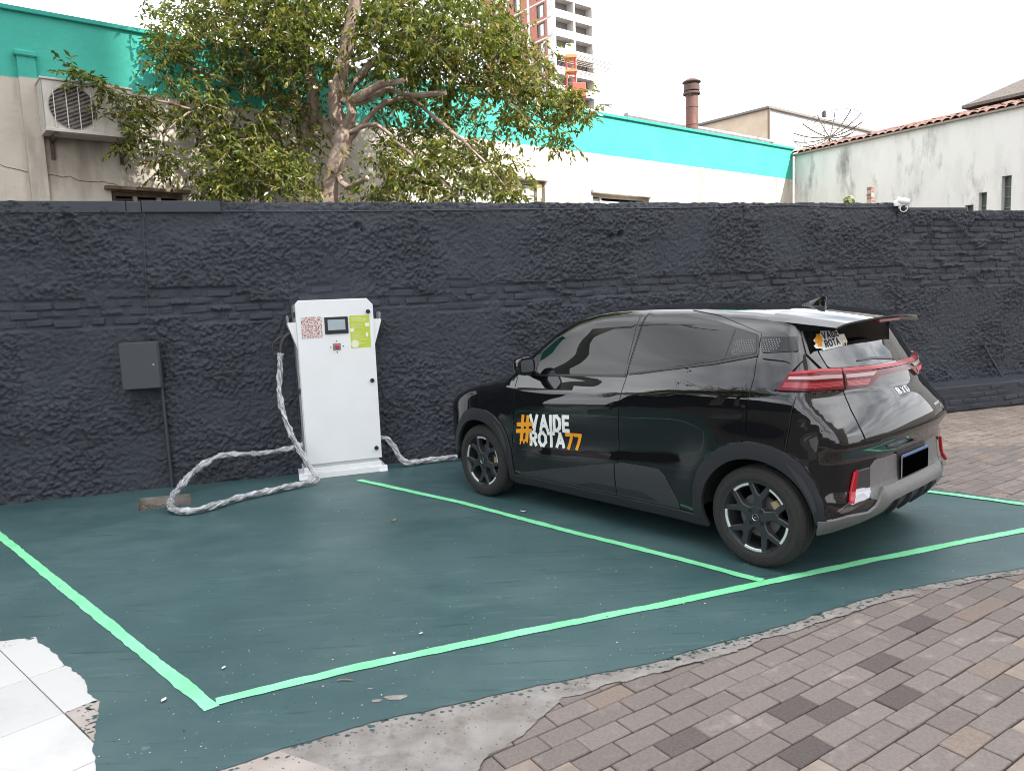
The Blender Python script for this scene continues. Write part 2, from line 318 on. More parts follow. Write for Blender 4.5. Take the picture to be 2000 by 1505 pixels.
def flecks():
    rg = np.random.default_rng(15); mb = MB(); E_ = np.array(dens(EDGE[1:-2], .01, closed=False)); T = np.gradient(E_, axis=0); T /= np.linalg.norm(T, axis=1, keepdims=True); Nn = np.stack([-T[:, 1], T[:, 0]], -1)
    for _ in range(620):
        i = rg.integers(0, len(E_)); o = abs(rg.normal(0, .035)); p = E_[i]+Nn[i]*o*(1 if ((E_[i]+Nn[i]*.05)[1] < E_[i][1]) else -1)+rg.normal(0, .01, 2); s = rg.uniform(.002, .011)*(1-.6*min(1, o/.08)); k = rg.integers(6, 9); a0 = rg.uniform(0, 6); rr = s*rg.uniform(.5, 1.3, k)
        mb.add([(p[0]+rr[q]*math.cos(a0+6.2832*q/k)*1.5, p[1]+rr[q]*math.sin(a0+6.2832*q/k), -.0022) for q in range(k)], [tuple(range(k))])
    setp(mb.build('paint_flecks', M_slab, recalc=False), 'green paint flecks thinning out over the bare cement edge', 'paint flecks', kind='stuff')
flecks()
def line(a, b, w, nm, lab):
    a = np.array(a, float); b = np.array(b, float); d = b-a; d /= np.linalg.norm(d); n = np.array([-d[1], d[0]])*w/2
    top_ = dens([tuple(a+n), tuple(b+n)], .016, .0022, closed=False); bot = dens([tuple(b-n), tuple(a-n)], .016, .0022, closed=False)
    V, Fc = cdt([top_+bot], (), None); return V, Fc
for k, (pts, w) in enumerate([([(-5.4, 7.02), (-3.98, 5.55), (-2.27, 3.86), (-1.28, 2.885)], .060), ([(-1.285, 2.935), (-.75, 3.185), (-.05, 3.45), (.76, 3.735), (1.36, 3.965), (2.08, 4.24), (3.27, 4.66), (4.0, 4.90)], .062), ([(-1.47, 6.83), (-.45, 5.89), (.32, 5.06), (.91, 4.46), (1.35, 3.99)], .06), ([(.95, 7.88), (3.21, 5.64), (4.02, 4.86)], .07)]):
    lf = []; rt = []; P = np.array(pts)
    T = np.gradient(P, axis=0); T /= np.linalg.norm(T, axis=1, keepdims=True); Nn = np.stack([-T[:, 1], T[:, 0]], -1)*w/2
    lf = dens(P+Nn, .016, .003, closed=False); rt = dens((P-Nn)[::-1], .016, .003, closed=False)
    V, Fc = cdt([lf+rt], (), None); o = obj('parking_line', mesh_data('parking_line', [(x, y, .003+.0012*k) for x, y in V], Fc, M_line)); setp(o, kind='structure')
# pit left open in the slab
M_soil = mat('rubble_soil', (.20, .165, .135), .95, c2=(.08, .062, .05), scale=28, bump=1, bscale=60, bdist=.02, c3=(.34, .31, .28), s3=30, p3=(.6, .7))
mb = MB()
for i in range(4):
    a, b = PIT[i], PIT[(i+1) % 4]; mb.add([(a[0], a[1], 0.0), (b[0], b[1], 0.0), (b[0], b[1], -.22), (a[0], a[1], -.22)], [(0, 1, 2, 3)])
mb.build('pit_wall', M_conc, None).name = 'cable_pit'
pit = bpy.data.objects['cable_pit']; setp(pit, 'small square pit of rubble cut in the green floor below the conduit', 'pit')
gx = np.linspace(0, 1, 26); UU, VV = np.meshgrid(gx, gx); p0, p1, p2, p3 = [np.array(p) for p in PIT]
XY = (p0[None, None]*(1-UU[..., None])*(1-VV[..., None])+p1*UU[..., None]*(1-VV[..., None])+p2*UU[..., None]*VV[..., None]+p3*(1-UU[..., None])*VV[..., None])
ZZ = -.07-.07*(UU*1.2-.3)+.05*(vnoise(UU*10, VV*10, 1.1, 3)-.5)+.03*(vnoise(UU*10, VV*10, .5, 4)-.5)
obj('soil', mesh_data('soil', np.concatenate([XY, ZZ[..., None]], -1).reshape(-1, 3), [(j*26+i, j*26+i+1, (j+1)*26+i+1, (j+1)*26+i) for j in range(25) for i in range(25)], M_soil, True), pit)
for k in range(14):
    u, v = random.random()*.9+.05, random.random()*.9+.05; q = p0*(1-u)*(1-v)+p1*u*(1-v)+p2*u*v+p3*(1-u)*v; s = random.uniform(.012, .03)
    Vh, Fh = hull([(q[0]+random.gauss(0, s*.6), q[1]+random.gauss(0, s*.6), -.07-.07*(u*1.2-.3)+abs(random.gauss(0, s*.5))) for _ in range(10)])
    obj('rubble', mesh_data('rubble', Vh, Fh, M_soil), pit)
# pavers in running bond
PD = np.array([math.cos(math.radians(33.0)), math.sin(math.radians(33.0))]); PN = np.array([PD[1], -PD[0]]); PO = np.array([.869, 2.444])
yard = empty('brick_paving', (0, 0, 0)); setp(yard, kind='structure')
def paver_mesh(nm, m, seed):
    r = random.Random(seed); pts = chamfer_pts((0, 0, -.02), (.196, .0955, .04), .0035)
    return mesh_data(nm, *hull([(p[0]+r.gauss(0, .0006), p[1]+r.gauss(0, .0006), p[2]) for p in pts]), m)
PM = [paver_mesh('paver', M_paver, i) for i in range(4)]; PMD = paver_mesh('paver', M_paver2, 9); PMB = paver_mesh('paver', M_paver3, 10)
cand = []; SI = inset(SLAB+EDGE[1:-1], .03)
dark = {(0, 0), (1, -1), (1, -2), (4, -2), (6, -3), (3, 0), (-2, 3)}
for i in range(-30, 60):
    for j in range(-75, 22):
        c = PO+PD*(.2*(i+.5*(j % 2))+.1)+PN*(.1*j+.05)
        if not (-.75 < c[0] < 9.5 and 1.0 < c[1] < 10.2): continue
        if c[1] > 6.46+.322*(c[0]+4.59)-.1: continue
        # in view of the lens with a margin
        d = Vector((c[0], c[1], -CH)); z = d.dot(_fw)
        if z < .3: continue
        px = 1000+FPX*d.dot(_r2)/z; py = 752-FPX*d.dot(_u2)/z
        if not (-300 < px < 2700 and py < 1950): continue
        cand.append((c, i, j, px, py, z))
kk = ~inpoly(np.array([t[0] for t in cand]), SI); cand = [t for t, k in zip(cand, kk) if k]
cand.sort(key=lambda t: t[5]+(30 if not (0 < t[3] < 2000 and t[4] < 1505) else 0))
far = MB(); prng = random.Random(3)
for n, (c, i, j, px, py, z) in enumerate(cand):
    dz = -.009+prng.gauss(0, .0016); a = math.radians(33)+prng.gauss(0, .006)
    dk = (i, j) in dark or prng.random() < .014
    if n < 300:
        o = obj('paver', PMD if dk else PMB if prng.random() < .035 else PM[n % 4], yard, (c[0]+prng.gauss(0, .001), c[1]+prng.gauss(0, .001), dz)); o.rotation_euler = (prng.gauss(0, .006), prng.gauss(0, .006), a)
    else:
        ca, sa = math.cos(a), math.sin(a); far.mi = 1 if dk else 2 if prng.random() < .08 else 0
        h = [(-.0975, -.0475), (.0975, -.0475), (.0975, .0475), (-.0975, .0475)]; hi_ = [(p[0]*.965, p[1]*.93) for p in h]
        P = [(c[0]+u*ca-v*sa, c[1]+u*sa+v*ca, dz-.012) for u, v in h]+[(c[0]+u*ca-v*sa, c[1]+u*sa+v*ca, dz) for u, v in hi_]
        far.add(P, [(4, 5, 6, 7), (0, 1, 5, 4), (1, 2, 6, 5), (2, 3, 7, 6), (3, 0, 4, 7)])
o = far.build('far_pavers', [mat('far_paver_concrete', (.285, .23, .19), .9, c2=(.215, .17, .14), scale=14, bump=.4, bscale=120, c3=(.36, .30, .26), s3=2.2, p3=(.5, .7)), M_paver2, M_paver3], yard, recalc=False); setp(o, kind='stuff')
# white tiles
TD = np.array([.742, -.670]); TN = np.array([.670, .742]); TO = np.array([-1.902, 2.906])
tf = empty('tiled_walkway', (0, 0, 0)); setp(tf, kind='structure')
MBg = MB(); MBg.box((-2.6, 2.2, -.017), (1, 1, .001)); 
c_ = [TO+TD*a+TN*b for a, b in ((-1.45, .4), (.0, .42), (.0, .01), (1.5, .01), (1.5, -2), (-1.45, -2))]
V, Fc = cdt([[tuple(p) for p in c_]]); obj('grout_bed', mesh_data('grout_bed', [(x, y, -.0075) for x, y in V], Fc, M_grout), tf)
tm = mesh_data('tile', *hull(chamfer_pts((0, 0, -.006), (.461, .461, .008), .0015)), M_tile)
for a in range(-4, 3):
    for b in range(-4, 1):
        if b == 0 and a >= 0: continue
        c = TO+TD*(.466*(a+.5))+TN*(.466*(b-.5+1 if b == 0 else b+.5))
        if b == 0: c = TO+TD*(.466*(a+.5))+TN*(.466*.5)
        if c[1] < 1.3 or c[0] < -4.6: continue
        o = obj('tile', tm, tf, (c[0], c[1], random.gauss(0, .0005))); o.rotation_euler = (0, 0, math.atan2(TD[1], TD[0]))
V, Fc = cdt([[(-1.92, 2.93), (-1.84, 3.06), (-1.3, 3.1), (-.9, 1.6), (-.95, 1.55), (-.62, 1.5), (-1.5, 2.5)]]) if False else (None, None)
P5 = [tuple(TO+TD*a+TN*b) for a, b in ((.004, .004), (.004, .2), (1.3, .5), (1.5, .3), (1.5, .004))]
V, Fc = cdt([P5]); o = obj('pinkish_cement_strip', mesh_data('cement_strip', [(x, y, -.0035) for x, y in V], Fc, mat('pink_cement', (.33, .275, .245), .9, c2=(.40, .36, .33), scale=5, bump=.5, bscale=60))); setp(o, kind='structure'); o.name = 'cement_strip'
# ------------------------------------------------------------------ dark boundary wall
WA = np.array([-4.59, 6.47]); WD = np.array([.9518, .3066]); WN = np.array([.3066, -.9518]); WRZ = math.atan2(WD[1], WD[0])
M_wall = mat('dark_slate_wall_paint', (.027, .032, .043), .72, c2=(.041, .047, .061), scale=2.2, lo=.3, hi=.7, bump=.8, bscale=90, bdist=.010)
M_wall2 = mat('smooth_slate_paint', (.046, .051, .063), .7, c2=(.039, .044, .055), scale=3, bump=.25, bscale=40)
# local frame: x along the wall, -y toward the yard
wallE = empty('boundary_wall', (WA[0], WA[1], 0), WRZ, 'long dark grey roughcast boundary wall behind the charger and the car', 'wall')
bricks = []
def brick_band():
    r = random.Random(11)
    for row, z in enumerate((1.585, 1.66, 1.735, 1.81)):
        for k in range(-2, 46):
            u = k*.232+(.116 if row % 2 else 0)
            keep = {0: .18, 1: .66, 2: .72, 3: .26}[row]
            if 2.6 < u < 3.6: keep *= .5
            if u > 4: z2 = z+.012*(u-4)
            else: z2 = z
            if u < 3 and row == 0: keep = .6
            if r.random() < keep and u < 10.0: bricks.append((u, z2-.01, r))
    for row in range(13):
        z = 1.62+.075*row
        for k in range(0, 15):
            u = 10.25+k*.232+(.116 if row % 2 else 0)
            if r.random() < (.75 if row > 5 else .5) and z < 2.42: bricks.append((u, z-.007*(u-10), r))
    return bricks
brick_band()
def wall_mesh(u0, u1, zt, nm, seed, parent, du=.0095):
    nu = int((u1-u0)/du); nz = int(zt/du*.95); u = np.linspace(u0, u1, nu); z = np.linspace(-.05, zt, nz); U, Z = np.meshgrid(u, z)
    a = vnoise(U, Z, .9, seed)-.5; m = vnoise(U, Z*.8, .55, seed+1)*.6+vnoise(U, Z, .23, seed+2)*.4
    rough = np.clip((m-.26)*3.0, .38, 1)
    s = U+.05*vnoise(U, Z, .13, seed+8); t = Z-.2*U+.05*vnoise(U, Z, .11, seed+9)
    st = 1-np.abs(2*vnoise(s, t, .038, seed+3)-1); st2 = vnoise(s, t, .021, seed+4); st3 = vnoise(U, Z, .10, seed+5); pb1 = pebble(s, t, .042, seed+30); pb2 = pebble(U+.3*Z, Z, .026, seed+31, .75); gr = np.random.default_rng(seed).random(U.shape)
    d = .014*a+rough*(.021*pb1+.016*pb2+.006*st2+.008*st3+.004*gr)+.005*vnoise(U, Z, .03, seed+6)+.0015*gr
    low = np.clip((.5-Z)/.5, 0, 1); d += low*.012*vnoise(U, Z, .25, seed+7)
    # exposed courses: plaster lost, base set back
    for (bu, bz, _) in bricks:
        if bu < u0-.3 or bu > u1+.3: continue
        iu = (u > bu-.15) & (u < bu+.15); iz = (z > bz-.06) & (z < bz+.06)
        if not iu.any() or not iz.any(): continue
        sub = np.ix_(iz, iu); k = np.clip(1.5-np.maximum(np.abs(U[sub]-bu)/.125, np.abs(Z[sub]-bz)/.045)*1.0, 0, 1); k = np.clip(k*2.2, 0, 1)
        d[sub] = d[sub]*(1-.8*k)+k*(-.004+.006*st2[sub])
    for hu, hz, hr in ((6.02, 2.26, .045), (6.14, 2.29, .038), (3.28, 2.40, .035), (3.33, 2.36, .025)):
        q = np.hypot(U-hu, (Z-hz)*1.1)/hr; d -= .05*np.clip(1.25-q, 0, 1)
    if u0 < 0.9: # patch of fallen plaster near the coping
        q = np.clip(1-np.abs((U-.78)/.05), 0, 1)*np.clip((Z-2.3)/.05, 0, 1)*np.clip((2.53-Z)/.03, 0, 1); d -= .03*np.clip(q*3, 0, 1)*(U < .82)
    crack = 7.75+.05*(vnoise(Z, Z*0, .09, 77)-.5)+.03*np.sin(Z*5); d -= .02*np.clip(1-np.abs(U-crack)/.012, 0, 1)*(Z > 1.9)
    crack = 7.72+.02*(vnoise(Z, Z*0, .06, 78)-.5); d -= .015*np.clip(1-np.abs(U-crack)/.010, 0, 1)*(Z < 1.65)*(Z > 1.2)
    zt_off = np.where(Z > zt-.02, .014*(vnoise(U, U*0, .12, seed+12)-.5)+.01*(vnoise(U, U*0, .04, seed+13)-.5), 0)
    P = np.stack([U, -d, Z+zt_off], -1); n = nu*nz
    tp = P[-1]; b1 = tp.copy(); b1[:, 1] = .16; b1[:, 2] += .004; b2 = tp.copy(); b2[:, 1] = .18; b2[:, 2] = -.05
    G = np.concatenate([P, b1[None], b2[None]], 0); j, i = np.meshgrid(np.arange(nz+1), np.arange(nu-1), indexing='ij'); q = j*nu+i
    Fq = np.stack([q, q+1, q+nu+1, q+nu], -1).reshape(-1, 4); sm = (j < nz-1).ravel()
    return obj(nm, mesh_fast(nm, G.reshape(-1, 3), Fq, M_wall, sm), parent)
wall_mesh(-1.6, 10.02, 2.632, 'roughcast_face', 20, wallE)
wallF = empty('brick_wall', (WA[0], WA[1], 0), WRZ, 'lower dark painted wall of exposed bricks at the right behind the car', 'wall')
wall_mesh(10.0, 14.2, 2.535, 'roughcast_face', 60, wallF)
def brick_mesh(seed):
    r = random.Random(seed); pts = chamfer_pts((0, 0, 0), (.212, .05, .060), .010)
    return mesh_data('brick', *hull([(p[0]+r.gauss(0, .004), p[1]+r.gauss(0, .0025), p[2]+r.gauss(0, .004)) for p in pts]), M_wall)
BM = [brick_mesh(i) for i in range(6)]
random.Random(2).shuffle(bricks)
nb = 0
for (u, z, r) in bricks:
    half = r.random() < .25
    par = wallE if u < 10 else wallF
    if u > 13.2: continue
    o = obj('brick', BM[nb % 6], par, (u+r.gauss(0, .006), .011+r.gauss(0, .006), z+r.gauss(0, .006))); o.rotation_euler = (r.gauss(0, .02), r.gauss(0, .02), r.gauss(0, .02)); nb += 1
    if half: o.scale = (.5, 1, 1)
# smooth coping on the left part, stepped top on the right
for a, b, dz in ((-1.6, 1.245, 0), (1.25, 1.37, -.002), (1.374, 2.04, .002)):
    mb = MB(); mb.box(((a+b)/2, .065, 2.586+dz), (b-a, .20, .104), .006); mb.build('coping_slab', M_wall2, wallE)
mb = MB(); mb.box((10.62, .07, 2.552), (1.05, .2, .05), .012); mb.build('coping_slab', M_wall, wallF)
mb = MB(); mb.tube(resample([(2.04, -.022, 2.545), (3.3, -.026, 2.545), (5, -.026, 2.56), (7, -.028, 2.575), (8.4, -.026, 2.60), (9.2, -.026, 2.575), (10.0, -.03, 2.59)], .1), .006, 6); mb.build('coping_bead', M_wall2, wallE)
# ledge at the foot of the right part
mb = MB(); mb.box((11.4, -.24, .16), (5.6, .50, .32), .012); led = mb.build('ledge', M_wall, wallF)
r = random.Random(4)
for row in range(4):
    for k in range(23):
        u = 8.75+k*.232+(.116 if row % 2 else 0)
        if r.random() < .55: o = obj('brick', BM[(row+k) % 6], wallF, (u, -.472+r.gauss(0, .003), .045+row*.075)); o.rotation_euler = (r.gauss(0, .02), r.gauss(0, .02), r.gauss(0, .015))
# ------------------------------------------------------------------ buildings behind
def W3(u, y, z): return (u, y, z)
FL = np.array([-5.139, 8.0]); FD = np.array([.7763, .6304]); FRZ = math.atan2(FD[1], FD[0])
def facade_mat():
    m = bpy.data.materials.new('teal_and_cream_render'); m.use_nodes = True; nt = m.node_tree; N = nt.nodes; L = nt.links; b = N['Principled BSDF']; b.inputs['Roughness'].default_value = .85
    tc = N.new('ShaderNodeTexCoord'); sep = N.new('ShaderNodeSeparateXYZ'); L.new(tc.outputs['Object'], sep.inputs[0])
    def noise(sc, det, st=None):
        n = N.new('ShaderNodeTexNoise'); n.inputs['Scale'].default_value = sc; n.inputs['Detail'].default_value = det
        if st:
            mp = N.new('ShaderNodeMapping'); mp.inputs['Scale'].default_value = st; L.new(tc.outputs['Object'], mp.inputs[0]); L.new(mp.outputs[0], n.inputs['Vector'])
        else: L.new(tc.outputs['Object'], n.inputs['Vector'])
        return n.outputs[0]
    def rng(s, a, z, lo=0, hi=1):
        r = N.new('ShaderNodeMapRange'); r.inputs[1].default_value = a; r.inputs[2].default_value = z; r.inputs[3].default_value = lo; r.inputs[4].default_value = hi; L.new(s, r.inputs[0]); return r.outputs[0]
    def mix(f, a, z, t='MIX'):
        x = N.new('ShaderNodeMixRGB'); x.blend_type = t; L.new(f, x.inputs[0])
        for i, q in ((1, a), (2, z)):
            if isinstance(q, tuple): x.inputs[i].default_value = (*q, 1)
            else: L.new(q, x.inputs[i])
        return x.outputs[0]
    teal = mix(rng(noise(1.6, 8), .35, .7), (.048, .385, .305), (.062, .44, .36))
    cream = mix(rng(noise(1.2, 9, (1, 1, .5)), .42, .7), (.60, .545, .465), (.44, .39, .33))
    cream = mix(rng(noise(3.2, 8, (1, 1, .25)), .54, .74), cream, (.25, .215, .18))
    wob = N.new('ShaderNodeMath'); wob.operation = 'MULTIPLY_ADD'; L.new(noise(5, 3), wob.inputs[0]); wob.inputs[1].default_value = .03; L.new(sep.outputs[2], wob.inputs[2])
    edge = rng(wob.outputs[0], 4.135, 4.15)
    L.new(mix(edge, cream, teal), b.inputs['Base Color'])
    bp = N.new('ShaderNodeBump'); bp.inputs['Strength'].default_value = .35; bp.inputs['Distance'].default_value = .02; L.new(noise(14, 9), bp.inputs['Height']); L.new(bp.outputs[0], b.inputs['Normal'])
    return m
M_fac = facade_mat()
M_teal = mat('teal_parapet_edge', (.03, .33, .27), .8); M_dark = mat('dark_void', (.012, .011, .010), .9)
M_wood = mat('weathered_wood', (.21, .15, .105), .85, c2=(.13, .09, .065), scale=14, stretch=(1, 1, .2), bump=.4)
M_frame = mat('cream_window_frame', (.56, .49, .40), .8, c2=(.45, .38, .30), scale=8); M_white = mat('white_painted_metal', (.74, .74, .73), .5, c2=(.62, .61, .59), scale=12)
M_pane = mat('window_pane', (.05, .06, .065), .08, spec=.6)
M_frost = mat('wired_frosted_pane', (.42, .47, .47), .35, c2=(.33, .38, .38), scale=40)
fac = empty('teal_building', (FL[0], FL[1], 0), FRZ, 'long low building with teal parapet band over cream walls behind the tree', 'building')
def wall_with_holes(name, m, par, x0, x1, z0, z1, holes, y=0, th=.25, step=None):
    V, Fc = cdt([[(x0, z0), (x1, z0), (x1, z1), (x0, z1)]], [[(a, c), (b, c), (b, d), (a, d)] for a, b, c, d in holes], step)
    mb = MB(); mb.add([(u, y, z) for u, z in V], Fc); mb.add([(u, y+th, z) for u, z in V], Fc)
    mb.add([(x0, y, z0), (x0, y+th, z0), (x0, y+th, z1), (x0, y, z1), (x1, y, z0), (x1, y+th, z0), (x1, y+th, z1), (x1, y, z1)], [(0, 1, 2, 3), (4, 5, 6, 7), (2, 3, 7, 6), (0, 1, 5, 4)])
    for a, b, c, d in holes: mb.add([(a, y, c), (b, y, c), (b, y, d), (a, y, d), (a, y+th, c), (b, y+th, c), (b, y+th, d), (a, y+th, d)], [(0, 1, 5, 4), (1, 2, 6, 5), (2, 3, 7, 6), (3, 0, 4, 7)])
    return mb.build(name, m, par)
H1 = (.93, 1.70, 2.2, 3.03); H2 = (5.75, 7.50, 2.1, 3.56); H3 = (8.63, 10.15, 2.1, 3.44)
wall_with_holes('front_wall', M_fac, fac, -.7, 15.235, 0, 4.80, [H1, H2, H3])
mb = MB(); mb.bb((-.7, .25, 0), (-.5, 9, 4.8)); mb.bb((15.03, .25, 0), (15.235, 9, 4.8)); mb.bb((-.5, 8.8, 0), (15.03, 9, 4.8)); mb.build('side_wall', M_fac, fac)
mb = MB(); mb.bb((-.5, .25, 4.2), (15.03, 8.8, 4.3)); mb.build('flat_roof', mat('grey_roof', (.25, .25, .25), .9), fac)
mb = MB(); mb.box((7.27, .13, 4.82), (15.98, .34, .05), .006); mb.build('parapet_cap', M_teal, fac)
mb = MB(); mb.bb((.155, -.06, 0), (.32, 0.01, 4.36)); mb.box((.237, -.035, 4.37), (.21, .10, .06), .012); mb.build('pilaster', M_fac, fac)
# hairline cracks in the render: thin shadow grooves built as slim dark strips
def crackline(pts, y=-.004, w=.007):
    mb = MB(); P = resample(pts, .05)
    P = P+np.random.default_rng(3).normal(0, .008, P.shape)*np.array([0, 1]); V = []
    for i, p in enumerate(P): V += [(p[0], y, p[1]-w/2), (p[0], y, p[1]+w/2)]
    mb.add(V, [(2*i, 2*i+2, 2*i+3, 2*i+1) for i in range(len(P)-1)]); mb.build('crack', mat('crack_shade', (.10, .08, .065), .95), fac)
crackline([(-.3, 3.19), (-.05, 3.21), (.15, 3.17)]); crackline([(.33, 3.17), (.6, 3.12), (.95, 3.10), (1.1, 3.03)])
w = obj('louvre_window', None, fac)
bpy.data.objects.remove(w)
def window(par, hole, kind):
    a, b, c, d = hole
    mb = MB()
    t = .05
    for lo, hi in (((a, .06, c), (a+t, .14, d)), ((b-t, .06, c), (b, .14, d)), ((a+t, .06, d-t), (b-t, .14, d)), ((a+t, .06, c), (b-t, .14, c+t))): mb.bb(lo, hi)
    wn = mb.build('window', M_wood if kind == 'louvre' else M_frame, par)
    mb = MB(); mb.bb((a-.02, .21, c-.02), (b+.02, .23, d+.02)); mb.build('dark_interior', M_dark, wn)
    if kind == 'louvre':
        for k in range(2):
            x = a+(b-a)*(k+1)/3; m2 = MB(); m2.bb((x-.02, .05, c), (x+.02, .13, d-t)); m2.build('mullion', M_frame, wn)
        z = c+.06
        while z < d-t-.02:
            m2 = MB(); m2.add([(a+t, .06, z), (b-t, .06, z), (b-t, .12, z+.028), (a+t, .12, z+.028), (a+t, .066, z-.006), (b-t, .066, z-.006), (b-t, .126, z+.022), (a+t, .126, z+.022)], [(0, 1, 2, 3), (4, 5, 6, 7), (0, 1, 5, 4), (2, 3, 7, 6)]); m2.build('louvre_slat', M_wood, wn); z += .045
        m2 = MB(); m2.box(((a+b)/2, -.03, d+.02), (b-a+.14, .12, .04), .005); m2.build('hood', M_wood, wn)
    elif kind == 'shutter':
        z = c+.03
        while z < d-t:
            m2 = MB(); m2.box(((a+b)/2-.06, .10, z), (b-a-.2, .02, .078), .006); m2.build('shutter_slat', M_white, wn); z += .083
        m2 = MB(); m2.bb((b-.16, .02, c), (b-.05, .12, d-.04)); m2.build('jamb', M_frame, wn)
        m2 = MB(); m2.box(((a+b)/2, -.02, d+.03), (b-a+.1, .10, .06), .008); m2.build('lintel', M_frame, wn)
    else:
        for x0, x1 in ((a+.05, a+.26), (b-.26, b-.06)):
            m2 = MB(); m2.bb((x0, .09, c), (x1, .11, d-.07)); p_ = m2.build('wired_pane', M_frost, wn)
            m3 = MB(); m3.bb((x1-.005, .07, c), (x1+.04, .13, d-.05)); m3.build('mullion', M_white, wn)
            for q in range(1, 4): m3 = MB(); m3.bb((x0, .085, d-.07-q*.07), (x1, .092, d-.066-q*.07)); m3.build('wire', M_white, p_)
        m2 = MB(); m2.add([(a+.30, .09, d-.10), (b-.30, .09, d-.10), (b-.30, -.14, d-.42), (a+.30, -.14, d-.42), (a+.30, .11, d-.10), (b-.30, .11, d-.10), (b-.30, -.12, d-.43), (a+.30, -.12, d-.43)], [(0, 1, 2, 3), (4, 5, 6, 7), (0, 1, 5, 4), (2, 3, 7, 6), (0, 3, 7, 4), (1, 2, 6, 5)]); m2.build('tilted_pane', M_white, wn)
        m2 = MB(); m2.box(((a+b)/2, -.01, d+.03), (b-a+.06, .10, .06), .008); m2.build('lintel', M_frame, wn)
    return wn
window(fac, H1, 'louvre'); window(fac, H2, 'shutter'); window(fac, H3, 'hopper')
# air conditioner outdoor unit
def aircon():
    M_ac = mat('dirty_white_sheet_metal', (.60, .57, .52), .6, c2=(.50, .46, .41), scale=5, c3=(.30, .26, .22), s3=4, p3=(.62, .8), obj_co=True)
    o = FL+FD*.30; w_, h_, d_ = .85, .52, .30
    e = empty('air_conditioner', (o[0], o[1], 3.54), FRZ, 'dirty white air conditioner outdoor unit hung on the cream wall', 'air conditioner')
    V, Fc = cdt([[(0, 0), (w_, 0), (w_, h_), (0, h_)]], [ring(.27, .26, .215, 0, 360, 40)[:-1]])
    mb = MB(); mb.add([(x, -.36, z) for x, z in V], Fc); mb.bb((0, -.36, 0), (.01, -.08, h_)); mb.bb((w_-.01, -.36, 0), (w_, -.08, h_)); mb.bb((.01, -.36, h_-.01), (w_-.01, -.08, h_)); mb.bb((.01, -.36, 0), (w_-.01, -.08, .01)); mb.bb((.01, -.09, .01), (w_-.01, -.08, h_-.01))
    mb.box((w_/2, -.37, h_+.008), (w_+.02, .32+.28, .022), .004) if False else mb.box((w_/2, -.22, h_+.008), (w_+.02, .31, .022), .004)
    mb.box((w_/2, -.362, .018), (w_, .018, .03), .003); mb.bb((.545, -.368, .03), (.56, -.36, h_-.01)); mb.build('casing', M_ac, e)
    mb = MB(); mb.lathe([(.215, -.355), (.215, -.18), (0.001, -.18)], 'y', (.27, 0, .26), 40); mb.build('fan_shroud', mat('shroud_dark', (.07, .062, .055), .8), e)
    fan = MB()
    for k in range(3):
        a = k*2*math.pi/3+.4; V = []
        for r in np.linspace(.04, .19, 6):
            for t in (-.5, .5): V.append((.27+r*math.cos(a+t*.9), -.23+t*.05, .26+r*math.sin(a+t*.9)))
        fan.add(V, [(2*i, 2*i+2, 2*i+3, 2*i+1) for i in range(5)])
    fan.lathe([(.001, -.28), (.04, -.27), (.045, -.2)], 'y', (.27, 0, .26), 20); fan.build('fan', mat('fan_grey', (.16, .14, .125), .7), e)
    M_wire = mat('grille_wire', (.34, .31, .28), .6); gr = MB()
    z = .04
    while z < .48:
        hwid = math.sqrt(max(.0001, .225**2-(z-.26)**2)); gr.box((.27, -.366, z), (2*hwid, .004, .0034)); z += .0135
    gr.build('grille_bars', M_wire, e)
    for k in range(4): m2 = MB(); m2.bb((.095+k*.115, -.374, .045), (.103+k*.115, -.366, .475)); m2.build('grille_rib', mat('rib_white', (.66, .63, .58), .6), e)
    for x in (.08, w_-.1): m2 = MB(); m2.bb((x, -.34, -.05), (x+.035, 0, -.002)); m2.bb((x, -.03, -.22), (x+.035, -.002, -.05)); m2.build('bracket', mat('rusty_bracket', (.13, .085, .06), .85, c2=(.06, .045, .04), scale=30), e)
    # vertical dark lettering on the front, most of it hidden by leaves
    pg, wd = text2d('ELETRO', .075, .16, gap=.12) if False else ([], 0)
    m2 = MB(); m2.box((.70, -.3625, .26), (.05, .002, .36)); m2.build('faded_brand_strip', mat('faded_print', (.42, .40, .36), .7), e)
    for k in range(7): m2 = MB(); m2.box((.70, -.3645, .12+k*.045), (.034, .002, .012+.012*(k % 2))); m2.build('faded_letter', mat('letter_grey', (.12, .11, .10), .7), e)
    # stains below
    return e
aircon()
# ------------------------------------------------------------------ white stained wall with tiled roof at the right
RW = np.array([6.72, 17.60]); RD = np.array([.54, -.8417]); RRZ = math.atan2(RD[1], RD[0])
M_stain = mat('stained_white_render', (.68, .665, .635), .9, c2=(.56, .545, .52), scale=2.0, lo=.45, hi=.75, c3=(.20, .195, .185), s3=1.5, p3=(.55, .74), stretch=(1.6, 1.6, .55), bump=.3, bscale=20)
M_rtile = mat('old_red_roof_tile', (.22, .10, .075), .9, c2=(.13, .085, .07), scale=9, c3=(.28, .20, .17), s3=5, p3=(.55, .75))
st = empty('stained_house', (RW[0], RW[1], 0), RRZ, 'house side wall of stained white render with a red tile roof at the far right', 'house')
